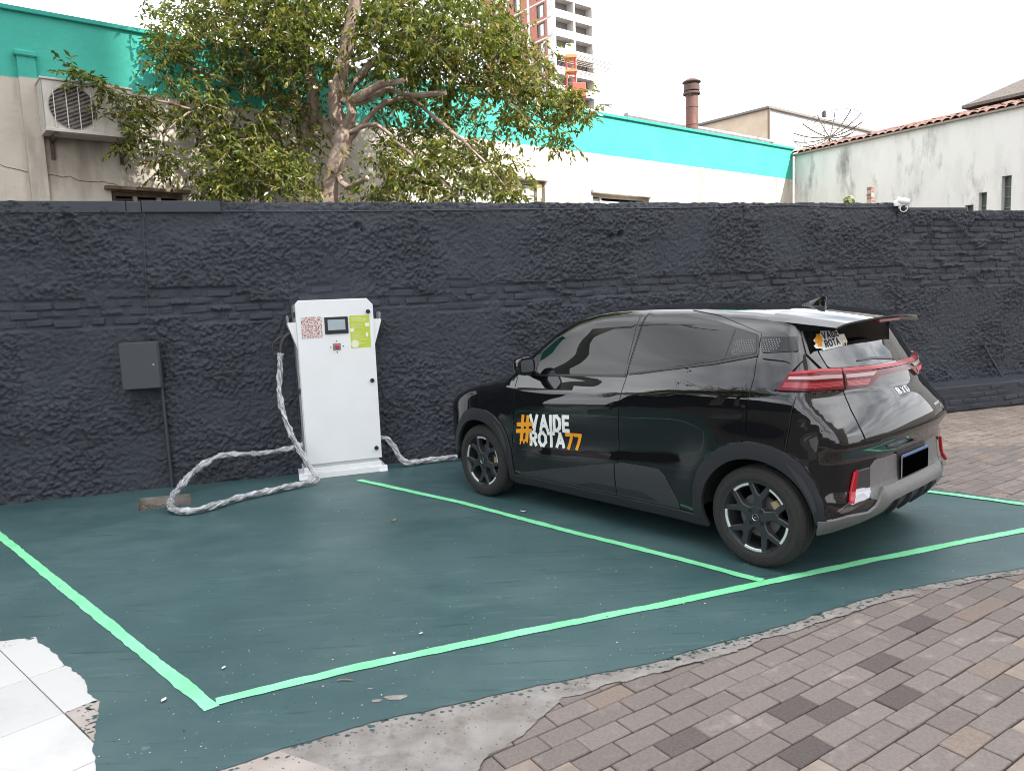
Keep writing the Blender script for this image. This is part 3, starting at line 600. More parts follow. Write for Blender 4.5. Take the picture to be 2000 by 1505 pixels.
# local x along wall toward the right/near, -y faces the yard
HW = [(3.78, 3.93, 2.4, 3.06), (4.02, 4.16, 2.3, 3.26), (4.41, 4.57, 2.75, 3.50)]
wall_with_holes('side_wall', M_stain, st, 0, 9, 0, 4.66, HW, th=.3)
mb = MB(); mb.bb((0, .3, 0), (.25, 7, 4.66)); mb.bb((8.75, .3, 0), (9, 7, 4.66)); mb.build('end_wall', M_stain, st)
for a, b, c, d in HW:
    mb = MB(); mb.bb((a, .12, c), (b, .14, d)); wn = mb.build('window', mat('green_grey_pane', (.09, .105, .10), .25), st)
    for q in range(3): m2 = MB(); zz = c+(d-c)*(q+1)/4; m2.bb((a, .10, zz-.008), (b, .118, zz+.008)); m2.build('glazing_bar', mat('bar_grey', (.22, .22, .21), .7), wn)
mb = MB(); mb.box((4.8, -.10, 2.72), (1.5, .2, .05), .005); mb.build('awning_slab', M_wood, st)
mb = MB(); mb.box((4.5, .1, 4.675), (9.05, .36, .04), .006); mb.build('eave_board', mat('eave_grey', (.30, .26, .23), .85), st)
# barrel tiles: rows going up the slope away from the wall
rt_v, rt_f = [], []
for k in range(13):
    a = math.pi*k/12; rt_v += [(.075*math.cos(a), 0, .05*math.sin(a)), (.068*math.cos(a), .42, .05*math.sin(a)+.10)]
rt_f = [(2*i, 2*i+2, 2*i+3, 2*i+1) for i in range(12)]
tme = mesh_data('roof_tile', rt_v, rt_f, M_rtile, True)
rr = random.Random(8)
roof = MB(); roof.add([(0, .0, 4.69), (9, .0, 4.69), (9, 3.5, 5.55), (0, 3.5, 5.55)], [(0, 1, 2, 3)]); rf = roof.build('roof', M_rtile, st)
for k in range(56):
    for j in range(4):
        o = obj('roof_tile', tme, rf, (.08+k*.16+rr.gauss(0, .006), -.10+j*.36, 4.685+j*.088+rr.gauss(0, .006))); o.rotation_euler = (rr.gauss(0, .02), 0, rr.gauss(0, .03))
# pyramid roof on a higher block
pg = empty('tiled_pavilion', (0, 0, 0), 0, 'small hipped roof of old tiles at the right edge of the picture', 'roof')
def at(px, py, Y):
    d = _fw+_r2*((px-1000)/FPX)+_u2*((752.5-py)/FPX); t = Y/d.y; return Vector((d.x*t, d.y*t, CH+d.z*t))
pc = at(2052, 190, 15.5)
mb = MB(); hw = 1.15; zb = pc.z-.02
rot = lambda x, y: (pc.x+x*math.cos(RRZ)-y*math.sin(RRZ), pc.y+x*math.sin(RRZ)+y*math.cos(RRZ))
for s_, z_, h_ in ((hw, zb, .62),):
    q = [rot(-s_, -s_), rot(s_, -s_), rot(s_, s_), rot(-s_, s_)]
    mb.add([(*p, z_) for p in q]+[(pc.x, pc.y, z_+h_)]+[(*p, z_-.06) for p in q], [(0, 1, 4), (1, 2, 4), (2, 3, 4), (3, 0, 4), (5, 6, 7, 8), (0, 1, 6, 5), (1, 2, 7, 6), (2, 3, 8, 7), (3, 0, 5, 8)])
mb.build('roof', mat('grey_old_tile', (.13, .11, .10), .9, c2=(.2, .17, .155), scale=22, stretch=(1, 1, 3), bump=.8, bscale=30, bdist=.04), pg)
mb = MB(); q = [rot(-.75, -.75), rot(.75, -.75), rot(.75, .75), rot(-.75, .75)]
mb.add([(*p, zb-.06) for p in q]+[(*p, 0) for p in q], [(0, 1, 5, 4), (1, 2, 6, 5), (2, 3, 7, 6), (3, 0, 4, 7)]); mb.build('wall', M_stain, pg)
# ------------------------------------------------------------------ grey gutter roof, chimney, cream gable house, dish
M_zinc = mat('grey_zinc', (.22, .22, .22), .55, c2=(.30, .30, .295), scale=8, metal=.3)
def gut():
    a = at(1236, 242, 19.5); b = at(1462, 262, 19.5); c = at(1283, 228, 23); z = a.z
    e = empty('metal_roof_shed', (0, 0, 0), 0, 'low grey metal roof with gutter behind the rusty chimney', 'roof')
    D = Vector((FD[0], FD[1], 0)); N_ = Vector((-FD[1], FD[0], 0)); o = at(1290, 250, 18.6); o.z = 0; z = at(1290, 240, 18.6).z
    def q(u, v, zz): p = o+D*u+N_*v; return (p.x, p.y, zz)
    mb = MB(); mb.add([q(-1.3, 0, z), q(4.6, 0, z), q(4.6, 3.5, z+.5), q(-1.3, 3.5, z+.5)], [(0, 1, 2, 3)]); mb.add([q(-1.3, 0, z-.03), q(4.6, 0, z-.03), q(4.6, 3.5, z+.47), q(-1.3, 3.5, z+.47)], [(3, 2, 1, 0)]); mb.build('roof_sheet', M_zinc, e)
    mb = MB(); P = [q(-1.35, -.1, z-.02), q(4.65, -.1, z-.02)]; mb.tube(P, .075, 10); mb.tube([q(-1.35, -.09, z-.14), q(4.65, -.09, z-.14)], .02, 6); mb.build('gutter', M_zinc, e)
    mb = MB()
    mb.add([q(-1.2, .05, 0), q(4.5, .05, 0), q(4.5, .05, z-.02), q(-1.2, .05, z-.02), q(-1.2, 3.3, 0), q(4.5, 3.3, 0), q(4.5, 3.3, z+.4), q(-1.2, 3.3, z+.4)], [(0, 1, 2, 3), (4, 5, 6, 7), (0, 4, 7, 3), (1, 5, 6, 2)]); mb.build('wall', mat('shed_wall', (.30, .27, .24), .9), e)
    # chimney
    c = at(1352, 255, 17.2); t = at(1352, 155, 17.2)
    e = empty('flue_pipe', (c.x, c.y, 0), 0, 'rusty round metal chimney pipe with a flat conical cap', 'chimney')
    M_rust = mat('rusty_flue', (.15, .065, .05), .75, c2=(.09, .065, .06), scale=4, stretch=(1, 1, .35), c3=(.27, .17, .14), s3=3, p3=(.55, .75), metal=.2)
    mb = MB(); mb.lathe([(.135, 4.0), (.135, t.z-.28), (.13, t.z-.27)], 'z', n=24); mb.build('pipe', M_rust, e, 'auto')
    for zz in (t.z-1.0, t.z-.62): m2 = MB(); m2.lathe([(.137, zz), (.146, zz+.012), (.137, zz+.025)], 'z', n=24); m2.build('seam', M_rust, e, True)
    mb = MB(); mb.lathe([(.175, t.z-.34), (.19, t.z-.33), (.19, t.z-.29), (.175, t.z-.28)], 'z', n=24); mb.lathe([(.165, t.z-.26), (.175, t.z-.25), (.175, t.z-.13), (.165, t.z-.12)], 'z', n=24); mb.build('collar', mat('dark_rust', (.10, .06, .05), .8), e, 'auto')
    mb = MB(); mb.lathe([(.001, t.z+.02), (.10, t.z+.0), (.205, t.z-.06), (.205, t.z-.075), (.12, t.z-.11)], 'z', n=24); mb.build('cap', mat('dark_rust', (.10, .06, .05), .8), e, 'auto')
gut()
def cream_house():
    c = at(1500, 213, 31); e = empty('cream_house', (c.x, c.y, 0), FRZ, 'plain cream house gable beyond the teal building, left of the satellite dish', 'house')
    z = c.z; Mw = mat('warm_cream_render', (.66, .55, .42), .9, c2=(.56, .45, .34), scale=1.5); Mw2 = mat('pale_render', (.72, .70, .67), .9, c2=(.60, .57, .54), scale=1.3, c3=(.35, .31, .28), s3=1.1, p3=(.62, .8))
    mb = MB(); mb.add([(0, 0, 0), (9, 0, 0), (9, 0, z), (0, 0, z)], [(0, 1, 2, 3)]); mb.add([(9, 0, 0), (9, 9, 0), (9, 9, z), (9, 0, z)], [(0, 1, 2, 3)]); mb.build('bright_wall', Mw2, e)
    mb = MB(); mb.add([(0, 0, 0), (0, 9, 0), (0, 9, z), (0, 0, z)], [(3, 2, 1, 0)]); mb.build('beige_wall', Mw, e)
    mb = MB(); mb.bb((-.12, -.12, z), (9.1, 9.1, z+.10), .01); mb.build('roof_slab', mat('slab_grey', (.20, .18, .165), .9), e)
    mb = MB(); mb.bb((-.05, -.10, z-1.4), (.0, -.01, z-.02)); mb.build('downpipe', mat('pipe_brown', (.22, .16, .12), .8), e)
cream_house()
def dish():
    b = at(1620, 278, 18.4); e = empty('satellite_dish', (b.x, b.y, b.z), 0, 'mesh satellite dish on the tiled roof left of the stained wall', 'satellite dish')
    M_d = mat('dish_wire', (.09, .08, .075), .7, metal=.3); R = .78; ax = Vector((-.42, -.50, .76)).normalized(); u = ax.cross(Vector((0, 0, 1))).normalized(); v = u.cross(ax)
    o = Vector((0, 0, .12)); P = lambda r, a: tuple(o+ax*(r*r*.42)+(u*math.cos(a)+v*math.sin(a))*r)
    for k in range(12):
        a = k*math.pi/6; m2 = MB(); m2.tube([P(r, a) for r in np.linspace(.03, R, 8)], .014, 6); m2.build('rib', M_d, e)
    for r in (.3, .55, R): m2 = MB(); m2.tube([P(r, a) for a in np.linspace(0, 2*math.pi, 33)], .008, 5, cap=False); m2.build('hoop', M_d, e)
    f = o+ax*.62
    for a in (.4, 2.5, 4.6): m2 = MB(); m2.tube([P(R*.8, a), tuple(f)], .007, 5); m2.build('feed_strut', M_d, e)
    m2 = MB(); m2.lathe([(.001, -.07), (.05, -.07), (.05, .05), (.03, .08), (.001, .08)], 'z', tuple(f), 12); m2.build('feed_horn', M_d, e)
    m2 = MB(); m2.tube([(0, 0, -.6), (0, 0, .12)], .025, 8); m2.build('mast', M_d, e)
dish()
# a plant and a brick stub on the stained house, and the plant by the chimney
def sprig(px, py, Y, h, n, label, seed, spread=.16):
    r = random.Random(seed); b = at(px, py, Y); e = empty('wall_plant', (b.x, b.y, b.z-h), 0, label, 'plant'); mb = MB(); lf = MB()
    for k in range(n):
        a = r.uniform(0, 6.28); tip = Vector((spread*math.cos(a)*r.random(), spread*math.sin(a)*r.random(), h*r.uniform(.55, 1.1))); mb.tube([(0, 0, 0), tuple(tip*.5+Vector((0, 0, h*.1))), tuple(tip)], .008, 5)
        for q in range(7):
            c = tip*r.uniform(.6, 1.05)+Vector((r.gauss(0, .04), r.gauss(0, .04), r.gauss(0, .03))); d = Vector((r.gauss(0, 1), r.gauss(0, 1), r.gauss(.2, .6))).normalized(); s = d.cross(Vector((r.gauss(0, 1), r.gauss(0, 1), 1))).normalized(); l = r.uniform(.05, .09)
            lf.add([tuple(c-d*l), tuple(c+s*l*.5), tuple(c+d*l), tuple(c-s*l*.5)], [(0, 1, 2, 3)])
    mb.build('stem', mat('plant_stem', (.25, .2, .12), .9), e); lf.build('foliage', mat('bright_leaf', (.14, .22, .05), .6, c2=(.26, .27, .06), scale=20), e, recalc=False)
sprig(1660, 388, 15.6, .55, 14, 'sprouting green plant against the stained wall above the dark wall', 5)
sprig(1488, 282, 19.0, .45, 26, 'green bush beside the gutter end of the grey roof', 6, .4)
b = at(1700, 385, 15.2); e = empty('brick_stub', (b.x, b.y, 0), RRZ, 'short broken brick pillar in front of the stained wall', 'pillar')
M_rb = mat('red_brick', (.30, .15, .11), .9, c2=(.20, .11, .085), scale=20, rnd=.2)
bm_ = mesh_data('brick', *hull(chamfer_pts((0, 0, 0), (.10, .10, .058), .006)), M_rb)
mb = MB(); mb.bb((-.048, -.048, 0), (.048, .048, b.z+.14)); mb.build('mortar_core', mat('mortar_grey', (.36, .33, .30), .95), e)
for k in range(8): o = obj('brick', bm_, e, (random.gauss(0, .006), random.gauss(0, .006), b.z-.28+k*.064))
# ------------------------------------------------------------------ tower under construction
def tower():
    c = at(1090, 300, 128); TR = math.atan2(.621, .784)
    e = empty('apartment_tower', (c.x, c.y, 0), TR, 'unfinished apartment tower with white balconies and red brick infill beyond the tree', 'building')
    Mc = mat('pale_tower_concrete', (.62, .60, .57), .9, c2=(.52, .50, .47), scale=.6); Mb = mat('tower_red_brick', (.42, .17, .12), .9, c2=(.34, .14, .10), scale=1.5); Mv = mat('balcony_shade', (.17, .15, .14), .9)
    FH = 3.0; n = 21; W_, D_ = 9.3, 19
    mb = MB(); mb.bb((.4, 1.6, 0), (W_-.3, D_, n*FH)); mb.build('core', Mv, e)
    for k in range(n+1):
        m2 = MB(); m2.bb((0, 0, k*FH-.22), (W_, D_, k*FH+.02)); m2.build('floor_slab', Mc, e)
    for x in (0, 4.5, 8.9):
        m2 = MB(); m2.bb((x, .02, 0), (x+.4, 1.6, n*FH)); m2.build('column', Mc, e)
    for k in range(8, n):
        for x in (.42, 4.92):
            m2 = MB(); m2.bb((x, .05, k*FH+.02), (x+4.06, .15, k*FH+1.05)); w_ = m2.build('balcony_parapet', Mc, e)
            m3 = MB()
            for q in range(1, 3): m3.bb((x+.1, .02, k*FH+.02+q*.33), (x+3.9, .05, k*FH+.05+q*.33))
            for q in range(1, 4): m3.bb((x+q, .02, k*FH+.1), (x+q+.05, .05, k*FH+1.0))
            m3.build('joint_lines', mat('joint_grey', (.40, .39, .38), .9), w_)
    # left face: brick panels between columns, windows
    for y in (0.01, 6.0, 12.0, 18.4):
        m2 = MB(); m2.bb((-.03, y, 0), (.42, y+.6, n*FH)); m2.build('column', Mc, e)
    for k in range(8, n):
        for y0, y1 in ((.62, 5.98), (6.62, 11.98), (12.62, 18.38)):
            m2 = MB(); z0, z1 = k*FH+.02, k*FH+FH-.22
            ya, yb = y0+1.6, y0+3.6
            V, Fc = cdt([[(y0, z0), (y1, z0), (y1, z1), (y0, z1)]], [[(ya, z0+.4), (yb, z0+.4), (yb, z1-.2), (ya, z1-.2)]])
            m2.add([(.06, a, b_) for a, b_ in V], Fc); m2.build('brick_infill', Mb, e)
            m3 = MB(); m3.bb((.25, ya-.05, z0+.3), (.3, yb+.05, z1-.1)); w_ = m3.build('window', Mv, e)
            m3 = MB(); m3.bb((.16, ya+.5, z0+.5), (.24, ya+1.3, z1-.4)); m3.build('frame', Mc, w_)
    # scaffold canopy
    zc = at(1150, 108, 126).z
    m2 = MB()
    for q in range(7): m2.bb((.5, -.2-q*.42, zc+.10*q), (W_+3.0, -.12-q*.42, zc+.08+.10*q))
    for q in range(12): m2.tube([(.6+q*.95, 0, zc-.7), (.6+q*.95, -2.8, zc+.7)], .05, 5)
    m2.build('safety_canopy', mat('scaffold_brown', (.36, .30, .26), .8), e)
    # hoist
    h = empty('construction_hoist', (0, 0, 0), 0, 'red and orange lattice hoist mast climbing the unfinished tower', 'hoist')
    Mh = mat('hoist_red', (.40, .09, .06), .7); Mo = mat('hoist_orange', (.55, .20, .07), .7)
    hb = at(1117, 200, 124); zt = at(1117, 100, 124).z
    mb = MB()
    for dx, dy in ((-.7, -.7), (.7, -.7), (.7, .7), (-.7, .7)): mb.tube([(hb.x+dx, hb.y+dy, 0), (hb.x+dx, hb.y+dy, zt)], .10, 4)
    z = 12; s = 1
    while z < zt-1.4:
        mb.tube([(hb.x-.7*s, hb.y-.7, z), (hb.x+.7*s, hb.y-.7, z+1.4)], .07, 4); mb.tube([(hb.x-.7, hb.y-.7, z), (hb.x+.7, hb.y-.7, z)], .07, 4); mb.tube([(hb.x+.7, hb.y-.7*s, z), (hb.x+.7, hb.y+.7*s, z+1.4)], .07, 4); z += 1.4; s = -s
    mb.build('mast', Mh, h)
    for z_ in (zt-3.2, zt-1.05): mb = MB(); mb.bb((hb.x-.9, hb.y-1.0, z_-.2), (hb.x+.9, hb.y+1, z_+.2)); mb.build('cross_frame', Mo, h)
    mb = MB(); mb.bb((hb.x-.8, hb.y-.9, zt-.8), (hb.x+.8, hb.y+.9, zt+.9), .1); mb.build('head_cover', mat('hoist_white', (.75, .74, .72), .6), h)
    cb = at(1130, 178, 123); mb = MB(); mb.bb((cb.x-1.1, cb.y-1.0, cb.z-1.2), (cb.x+1.1, cb.y+1.0, cb.z+1.1), .15); mb.build('cab', Mh, h)
    # small gantry
    g_ = empty('concrete_frame', (0, 0, 0), 0, 'small unfinished concrete frame right of the tower foot', 'frame')
    a = at(1171, 193, 118); b_ = at(1201, 200, 118); mb = MB(); mb.bb((a.x, a.y-.4, a.z-.9), (b_.x, b_.y+.4, a.z)); mb.bb((b_.x-.55, b_.y-.4, 0), (b_.x, b_.y+.4, a.z-.9)); mb.tube([(a.x, a.y, a.z-2.8), ((a.x+b_.x)/2, a.y, a.z-.9)], .2, 5); mb.build('beam', Mc, g_)
tower()
# ------------------------------------------------------------------ unseen block of flats, added and stepped in height to shade the yard
def flats():
    o = np.array([8.0, -10.4]); e = empty('shading_flats', (o[0], o[1], 0), WRZ, 'beige block of flats added out of the picture to shade the yard', 'building')
    Mw = mat('beige_flats_render', (.50, .44, .37), .9, c2=(.42, .37, .31), scale=.6); Mg = mat('flats_glass', (.06, .07, .08), .1)
    for x0, x1, Ht in ((0, 8.8, 27.5), (8.8, 21.5, 21.2)):
        holes = []
        for k in range(int((Ht-1)//3)):
            x = x0+1.0
            while x < x1-1.8: holes.append((x, x+1.4, 1.0+3*k, 2.4+3*k)); x += 2.9
        wl = wall_with_holes('front_wall', Mw, e, x0, x1, 0, Ht, holes)
        mb = MB(); mb.bb((x0, -9, 0), (x1, -.05, Ht)); 
        mb.build('body', Mw, e)
        for a, b, c, d in holes:
            m2 = MB(); m2.bb((a, .02, c), (b, .06, d)); m2.build('window', Mg, e)
flats()

# unseen wall added to darken the car's reflections; street pole mirrored in its windows
lw = empty('side_wall', (-9.2, 5.0, 0), math.radians(-90), 'plain dark wall added out of the picture on the left to darken the car reflections', 'wall')
mb = MB(); mb.box((7.5, -.12, 1.7), (15, .24, 3.4), .01); mb.build('face', M_wall, lw)
mb = MB(); mb.box((7.5, -.12, 3.43), (15.05, .3, .06), .01); mb.build('coping', M_wall2, lw)
sp = empty('street_pole', (-8.4, 7.4, 0), .3, 'concrete street pole with a cross arm beyond the left wall, out of the picture', 'pole')
mb = MB(); mb.tube([(0, 0, 0), (.35, 0, 12.0)], [.20, .13], 14); mb.build('mast', mat('pole_concrete', (.30, .29, .27), .9), sp, True)
mb = MB(); mb.box((.32, 0, 11.2), (.12, 2.2, .12), .01); mb.build('cross_arm', M_wood, sp)
for y in (-.9, -.3, .4, .95):
    m2 = MB(); m2.lathe([(.03, 11.26), (.05, 11.3), (.03, 11.34), (.045, 11.37), (.001, 11.4)], 'z', (.32, y, 0), 10); m2.build('insulator', mat('insulator_brown', (.12, .05, .03), .3), sp, 'auto')
# ------------------------------------------------------------------ tree
def leaf_mat():
    m = bpy.data.materials.new('tree_leaf'); m.use_nodes = True; nt = m.node_tree; N = nt.nodes; L = nt.links; b = N['Principled BSDF']; out = N['Material Output']
    at_ = N.new('ShaderNodeAttribute'); at_.attribute_name = 'col'; L.new(at_.outputs['Color'], b.inputs['Base Color']); b.inputs['Roughness'].default_value = .30; b.inputs['Specular IOR Level'].default_value = .5
    t = N.new('ShaderNodeBsdfTranslucent'); g = N.new('ShaderNodeMixRGB'); g.blend_type = 'MULTIPLY'; g.inputs[0].default_value = 1; g.inputs[2].default_value = (1.5, 1.6, .6, 1); L.new(at_.outputs['Color'], g.inputs[1]); L.new(g.outputs[0], t.inputs[0])
    mx = N.new('ShaderNodeMixShader'); mx.inputs[0].default_value = .38; L.new(b.outputs[0], mx.inputs[1]); L.new(t.outputs[0], mx.inputs[2]); L.new(mx.outputs[0], out.inputs[0]); return m
M_bark = mat('pale_mottled_bark', (.38, .295, .235), .9, c2=(.20, .135, .105), scale=7, bump=.8, bscale=30, bdist=.02, c3=(.50, .42, .35), s3=4, p3=(.55, .7))
M_cut = mat('fresh_cut_wood', (.62, .50, .36), .8)
def tree():
    rg = np.random.default_rng(21); r = random.Random(21)
    TR = empty('tree', tuple(at(648, 900, 9.0))[:2]+(0,), 0, 'leafy evergreen tree with pruned pale branches behind the dark wall', 'tree'); ox, oy = TR.location.x, TR.location.y
    loc = lambda p: (p[0]-ox, p[1]-oy, p[2])
    trunk = MB(); limbs = []
    def limb(name, pts, r0, r1, cut=False):
        P = resample([at(*q) for q in pts], .10); P = P+rg.normal(0, .006, P.shape); n = len(P); R = .78*np.linspace(r0, r1, n)*(1+.10*rg.normal(0, 1, n).clip(-1.5, 1.5))
        mb = MB(); mb.tube([loc(p) for p in P], R, 10, tw=lambda i, a: 1+.07*math.sin(3*a+i*.4)); o = mb.build(name, M_bark, TR, True); limbs.append(P)
        if cut:
            c = P[-1]; d = P[-1]-P[-2]; d /= np.linalg.norm(d); m2 = MB(); m2.tube([loc(c-d*.004), loc(c+d*.006)], r1*.76, 12); m2.build('cut_face', M_cut, o)
        return P
    g0 = at(650, 390, 9.0)
    limb('trunk', [(640, 720, 9.0), (645, 400, 9.0), (652, 340, 9.0), (668, 285, 9.0), (672, 250, 9.0)], .15, .125)
    limb('trunk', [(590, 720, 9.2), (604, 392, 9.2), (592, 330, 9.25), (600, 250, 9.3), (612, 185, 9.3), (596, 90, 9.3), (585, -60, 9.3), (570, -220, 9.3)], .12, .06)
    limb('limb', [(672, 252, 9.0), (655, 225, 8.95), (650, 195, 8.9), (664, 150, 8.9), (676, 90, 8.85), (695, 0, 8.8), (715, -120, 8.8), (740, -260, 8.8)], .105, .045)
    limb('limb', [(672, 252, 9.0), (690, 222, 8.9), (684, 200, 8.9), (715, 182, 8.8), (745, 165, 8.75), (794, 156, 8.7)], .085, .042, True)
    limb('limb', [(690, 205, 8.9), (720, 195, 8.9), (752, 174, 8.9), (800, 186, 8.8), (872, 182, 8.6)], .045, .03, True)
    limb('limb', [(655, 190, 8.9), (646, 160, 8.8)], .05, .042, True)
    limb('limb', [(664, 150, 8.9), (690, 120, 9.0), (718, 108, 9.0)], .04, .03, True)
    limb('limb', [(665, 200, 9.0), (740, 110, 9.2), (790, 95, 9.3), (845, 78, 9.3), (885, 52, 9.3), (940, 55, 9.3), (1010, 100, 9.2)], .06, .02)
    limb('limb', [(660, 285, 9.0), (620, 230, 9.3), (545, 190, 9.5), (508, 150, 9.5), (484, 105, 9.5), (450, 40, 9.5), (420, -60, 9.4)], .085, .045)
    limb('limb', [(497, 118, 9.5), (478, 138, 9.3), (452, 148, 9.2)], .035, .025, True)
    limb('limb', [(600, 250, 9.3), (575, 170, 9.0), (560, 110, 8.9), (550, 70, 8.9)], .04, .018)
    limb('limb', [(612, 240, 9.2), (612, 195, 9.0), (617, 172, 8.9)], .045, .036, True)
    limb('limb', [(680, 275, 9.0), (735, 215, 9.0), (790, 190, 9.0), (850, 230, 8.9), (930, 300, 8.6), (1000, 380, 8.4)], .04, .012)
    limb('limb', [(672, 262, 9.0), (700, 250, 8.9), (735, 245, 8.8), (790, 290, 8.7), (880, 370, 8.5)], .035, .012)
    limb('limb', [(655, 330, 9.0), (680, 365, 8.8), (715, 346, 8.6)], .045, .034, True)
    limb('limb', [(520, 190, 9.5), (420, 150, 9.0), (340, 120, 8.8), (290, 90, 8.6)], .04, .014)
    limb('limb', [(600, 260, 9.3), (480, 270, 8.9), (380, 215, 8.6), (300, 195, 8.4), (235, 180, 8.2), (150, 150, 8.1)], .035, .008)
    limb('limb', [(380, 215, 8.6), (330, 250, 8.4), (310, 300, 8.3)], .015, .006)
    limb('limb', [(940, 55, 9.3), (1040, 110, 9.3), (1110, 180, 9.3)], .025, .008)
    limb('limb', [(845, 78, 9.3), (900, 150, 9.2), (1000, 200, 9.1), (1110, 260, 9.0)], .025, .006)
    # clumps of foliage: px, py, depth, radius px (x, y), depth radius m, twigs
    cl = [(700, 40, 9.2, 330, 110, 1.6, 760), (520, 120, 9.4, 160, 120, .9, 330), (440, 60, 9.3, 150, 110, .9, 290), (330, 60, 8.9, 60, 60, .5, 90), (320, 110, 8.7, 60, 40, .4, 60), (360, 190, 8.7, 80, 60, .5, 100),
          (285, 200, 8.4, 45, 30, .3, 26), (260, 240, 8.3, 45, 30, .3, 30), (215, 180, 8.2, 35, 12, .2, 14), (145, 143, 8.1, 26, 12, .15, 14), (185, 160, 8.1, 30, 14, .15, 12), (320, 315, 8.4, 30, 40, .25, 30), (250, 275, 8.3, 40, 18, .2, 22),
          (470, 290, 8.9, 110, 90, .8, 300), (430, 360, 8.6, 60, 35, .5, 90), (540, 340, 8.7, 90, 60, .7, 210), (580, 230, 9.4, 90, 80, .6, 140), (780, 130, 9.4, 150, 90, .9, 330), (885, 115, 9.3, 130, 90, .9, 300), (1000, 130, 9.2, 90, 80, .7, 210), (1080, 190, 9.1, 65, 40, .5, 110),
          (1125, 215, 9.0, 35, 35, .3, 40), (1085, 265, 9.0, 40, 25, .3, 26), (1000, 220, 9.0, 60, 40, .4, 70), (850, 230, 9.4, 130, 70, .6, 190), (800, 320, 8.7, 90, 60, .7, 170), (900, 300, 8.9, 80, 50, .6, 110), (980, 340, 8.6, 55, 45, .5, 80), (730, 370, 8.6, 70, 30, .5, 80), (870, 365, 8.6, 90, 30, .5, 90), (1005, 375, 8.4, 40, 20, .3, 30),
          (650, 320, 8.75, 45, 30, .3, 26), (630, 100, 8.7, 90, 90, .4, 70), (560, 20, 9.2, 200, 80, 1.2, 260), (800, 30, 9.2, 220, 80, 1.2, 300), (600, -100, 9.2, 330, 120, 1.6, 330), (800, -60, 9.3, 190, 120, 1.4, 240), (400, -60, 9.3, 170, 100, 1.1, 140), (975, 50, 9.4, 50, 40, .5, 60), (470, -200, 9.2, 250, 130, 1.5, 120), (760, -260, 9.2, 330, 130, 1.6, 180)]
    tw = MB(); fn = np.array([FD[1], -FD[0]]); o3 = np.array([ox, oy, 0.])
    pal = np.array([(.058, .080, .018), (.092, .118, .023), (.138, .155, .030), (.19, .19, .04), (.25, .22, .055), (.25, .16, .06)]); pw = np.cumsum([.25, .31, .25, .13, .045, .015])
    Cn = []; To = []
    for (px, py, Y, rx, ry, rz, n) in cl:
        for k in range(int(n*.86)):
            d = rg.normal(0, 1, 3); d /= np.linalg.norm(d); q = rg.random()**.45
            c = np.array(at(px+d[0]*q*rx, py+d[1]*q*ry, Y+d[2]*q*rz))
            if (c[:2]-FL)@fn < .16 and c[2] < 5.0: continue
            if c[2] < 2.74 and ((c[:2]-WA)@WN) > -.3: continue
            pz = Vector((c[0], c[1], c[2]-CH)); zz = pz.dot(_fw); qx = 1000+FPX*pz.dot(_r2)/zz; qy = 752-FPX*pz.dot(_u2)/zz
            if c[1] < 9.1 and ((610 < qx < 715 and 130 < qy < 400) or (640 < qx < 720 and qy < 130) or (700 < qx < 890 and 135 < qy < 215)) and rg.random() < .82: continue
            Cn.append(c); To.append(rg.normal(0, .7)+(.9 if px > 900 else 0))  # right-hand clumps get yellower, lighter leaves: sunlight put into the leaf colour
    Cn = np.array(Cn); To = np.array(To); m = len(Cn); nl = 9
    nz = lambda v: v/(np.linalg.norm(v, axis=-1, keepdims=True)+1e-9)
    di = rg.normal(0, 1, (m, 3)); di[:, 2] = di[:, 2]*.6-.25; di = nz(di); Ls = rg.uniform(.14, .34, (m, 1)); sd = nz(np.cross(di, (0, 0, 1.)))
    for k in range(0, m, 3): tw.tube([Cn[k]-o3, Cn[k]+di[k]*Ls[k]-o3-np.array([0, 0, .03])], [.005, .002], 4, cap=False)
    t = ((np.arange(nl)+.6)/nl)[None, :, None]; p = Cn[:, None]+di[:, None]*Ls[:, None]*t; p[..., 2] -= .03*t[..., 0]**2
    sg = np.where(np.arange(nl) % 2, 1., -1.)[None, :, None]; ld = sd[:, None]*sg*rg.uniform(.5, 1, (m, nl, 1))+di[:, None]*.6+rg.normal(0, .35, (m, nl, 3)); ld[..., 2] -= rg.uniform(.1, .7, (m, nl)); ld = nz(ld)
    up = rg.normal(0, .45, (m, nl, 3)); up[..., 2] += 1; wv = nz(np.cross(ld, up)); nn = np.cross(wv, ld); l = rg.uniform(.058, .098, (m, nl, 1)); w = l*rg.uniform(.38, .5, (m, nl, 1))/2; b0 = p-o3
    V = np.stack([b0, b0+ld*l*.45+wv*w+nn*.006, b0+ld*l-nn*.012, b0+ld*l*.45-wv*w+nn*.006], 2).reshape(-1, 3); n = len(V)//4
    ci = np.clip(np.searchsorted(pw, rg.random((m, nl)))+np.round(To*.6)[:, None].astype(int), 0, 5); cols = pal[ci.ravel()]*rg.uniform(.75, 1.35, (n, 1))
    q = np.arange(n)*4; me = mesh_fast('crown', V, np.concatenate([np.stack([q, q+1, q+2], -1), np.stack([q, q+2, q+3], -1)]), leaf_mat(), False, 3)
    ca = me.color_attributes.new('col', 'FLOAT_COLOR', 'POINT'); c4 = np.ones((len(V), 4), np.float32); c4[:, :3] = np.repeat(cols, 4, 0); ca.data.foreach_set('color', c4.ravel())
    setp(obj('crown', me, TR), kind='stuff'); setp(tw.build('twigs', M_bark, TR, recalc=False), kind='stuff')
    # a second tree of the same kind beyond the left wall: it shows in the car's rear door glass
    T2 = TR.copy(); COL.objects.link(T2); T2.location = (-7.9, 3.0, 0); T2.rotation_euler = (0, 0, 2.2); T2.scale = (1.15, 1.15, 1.2); T2['label'] = 'leafy street tree beyond the left wall, out of the picture'
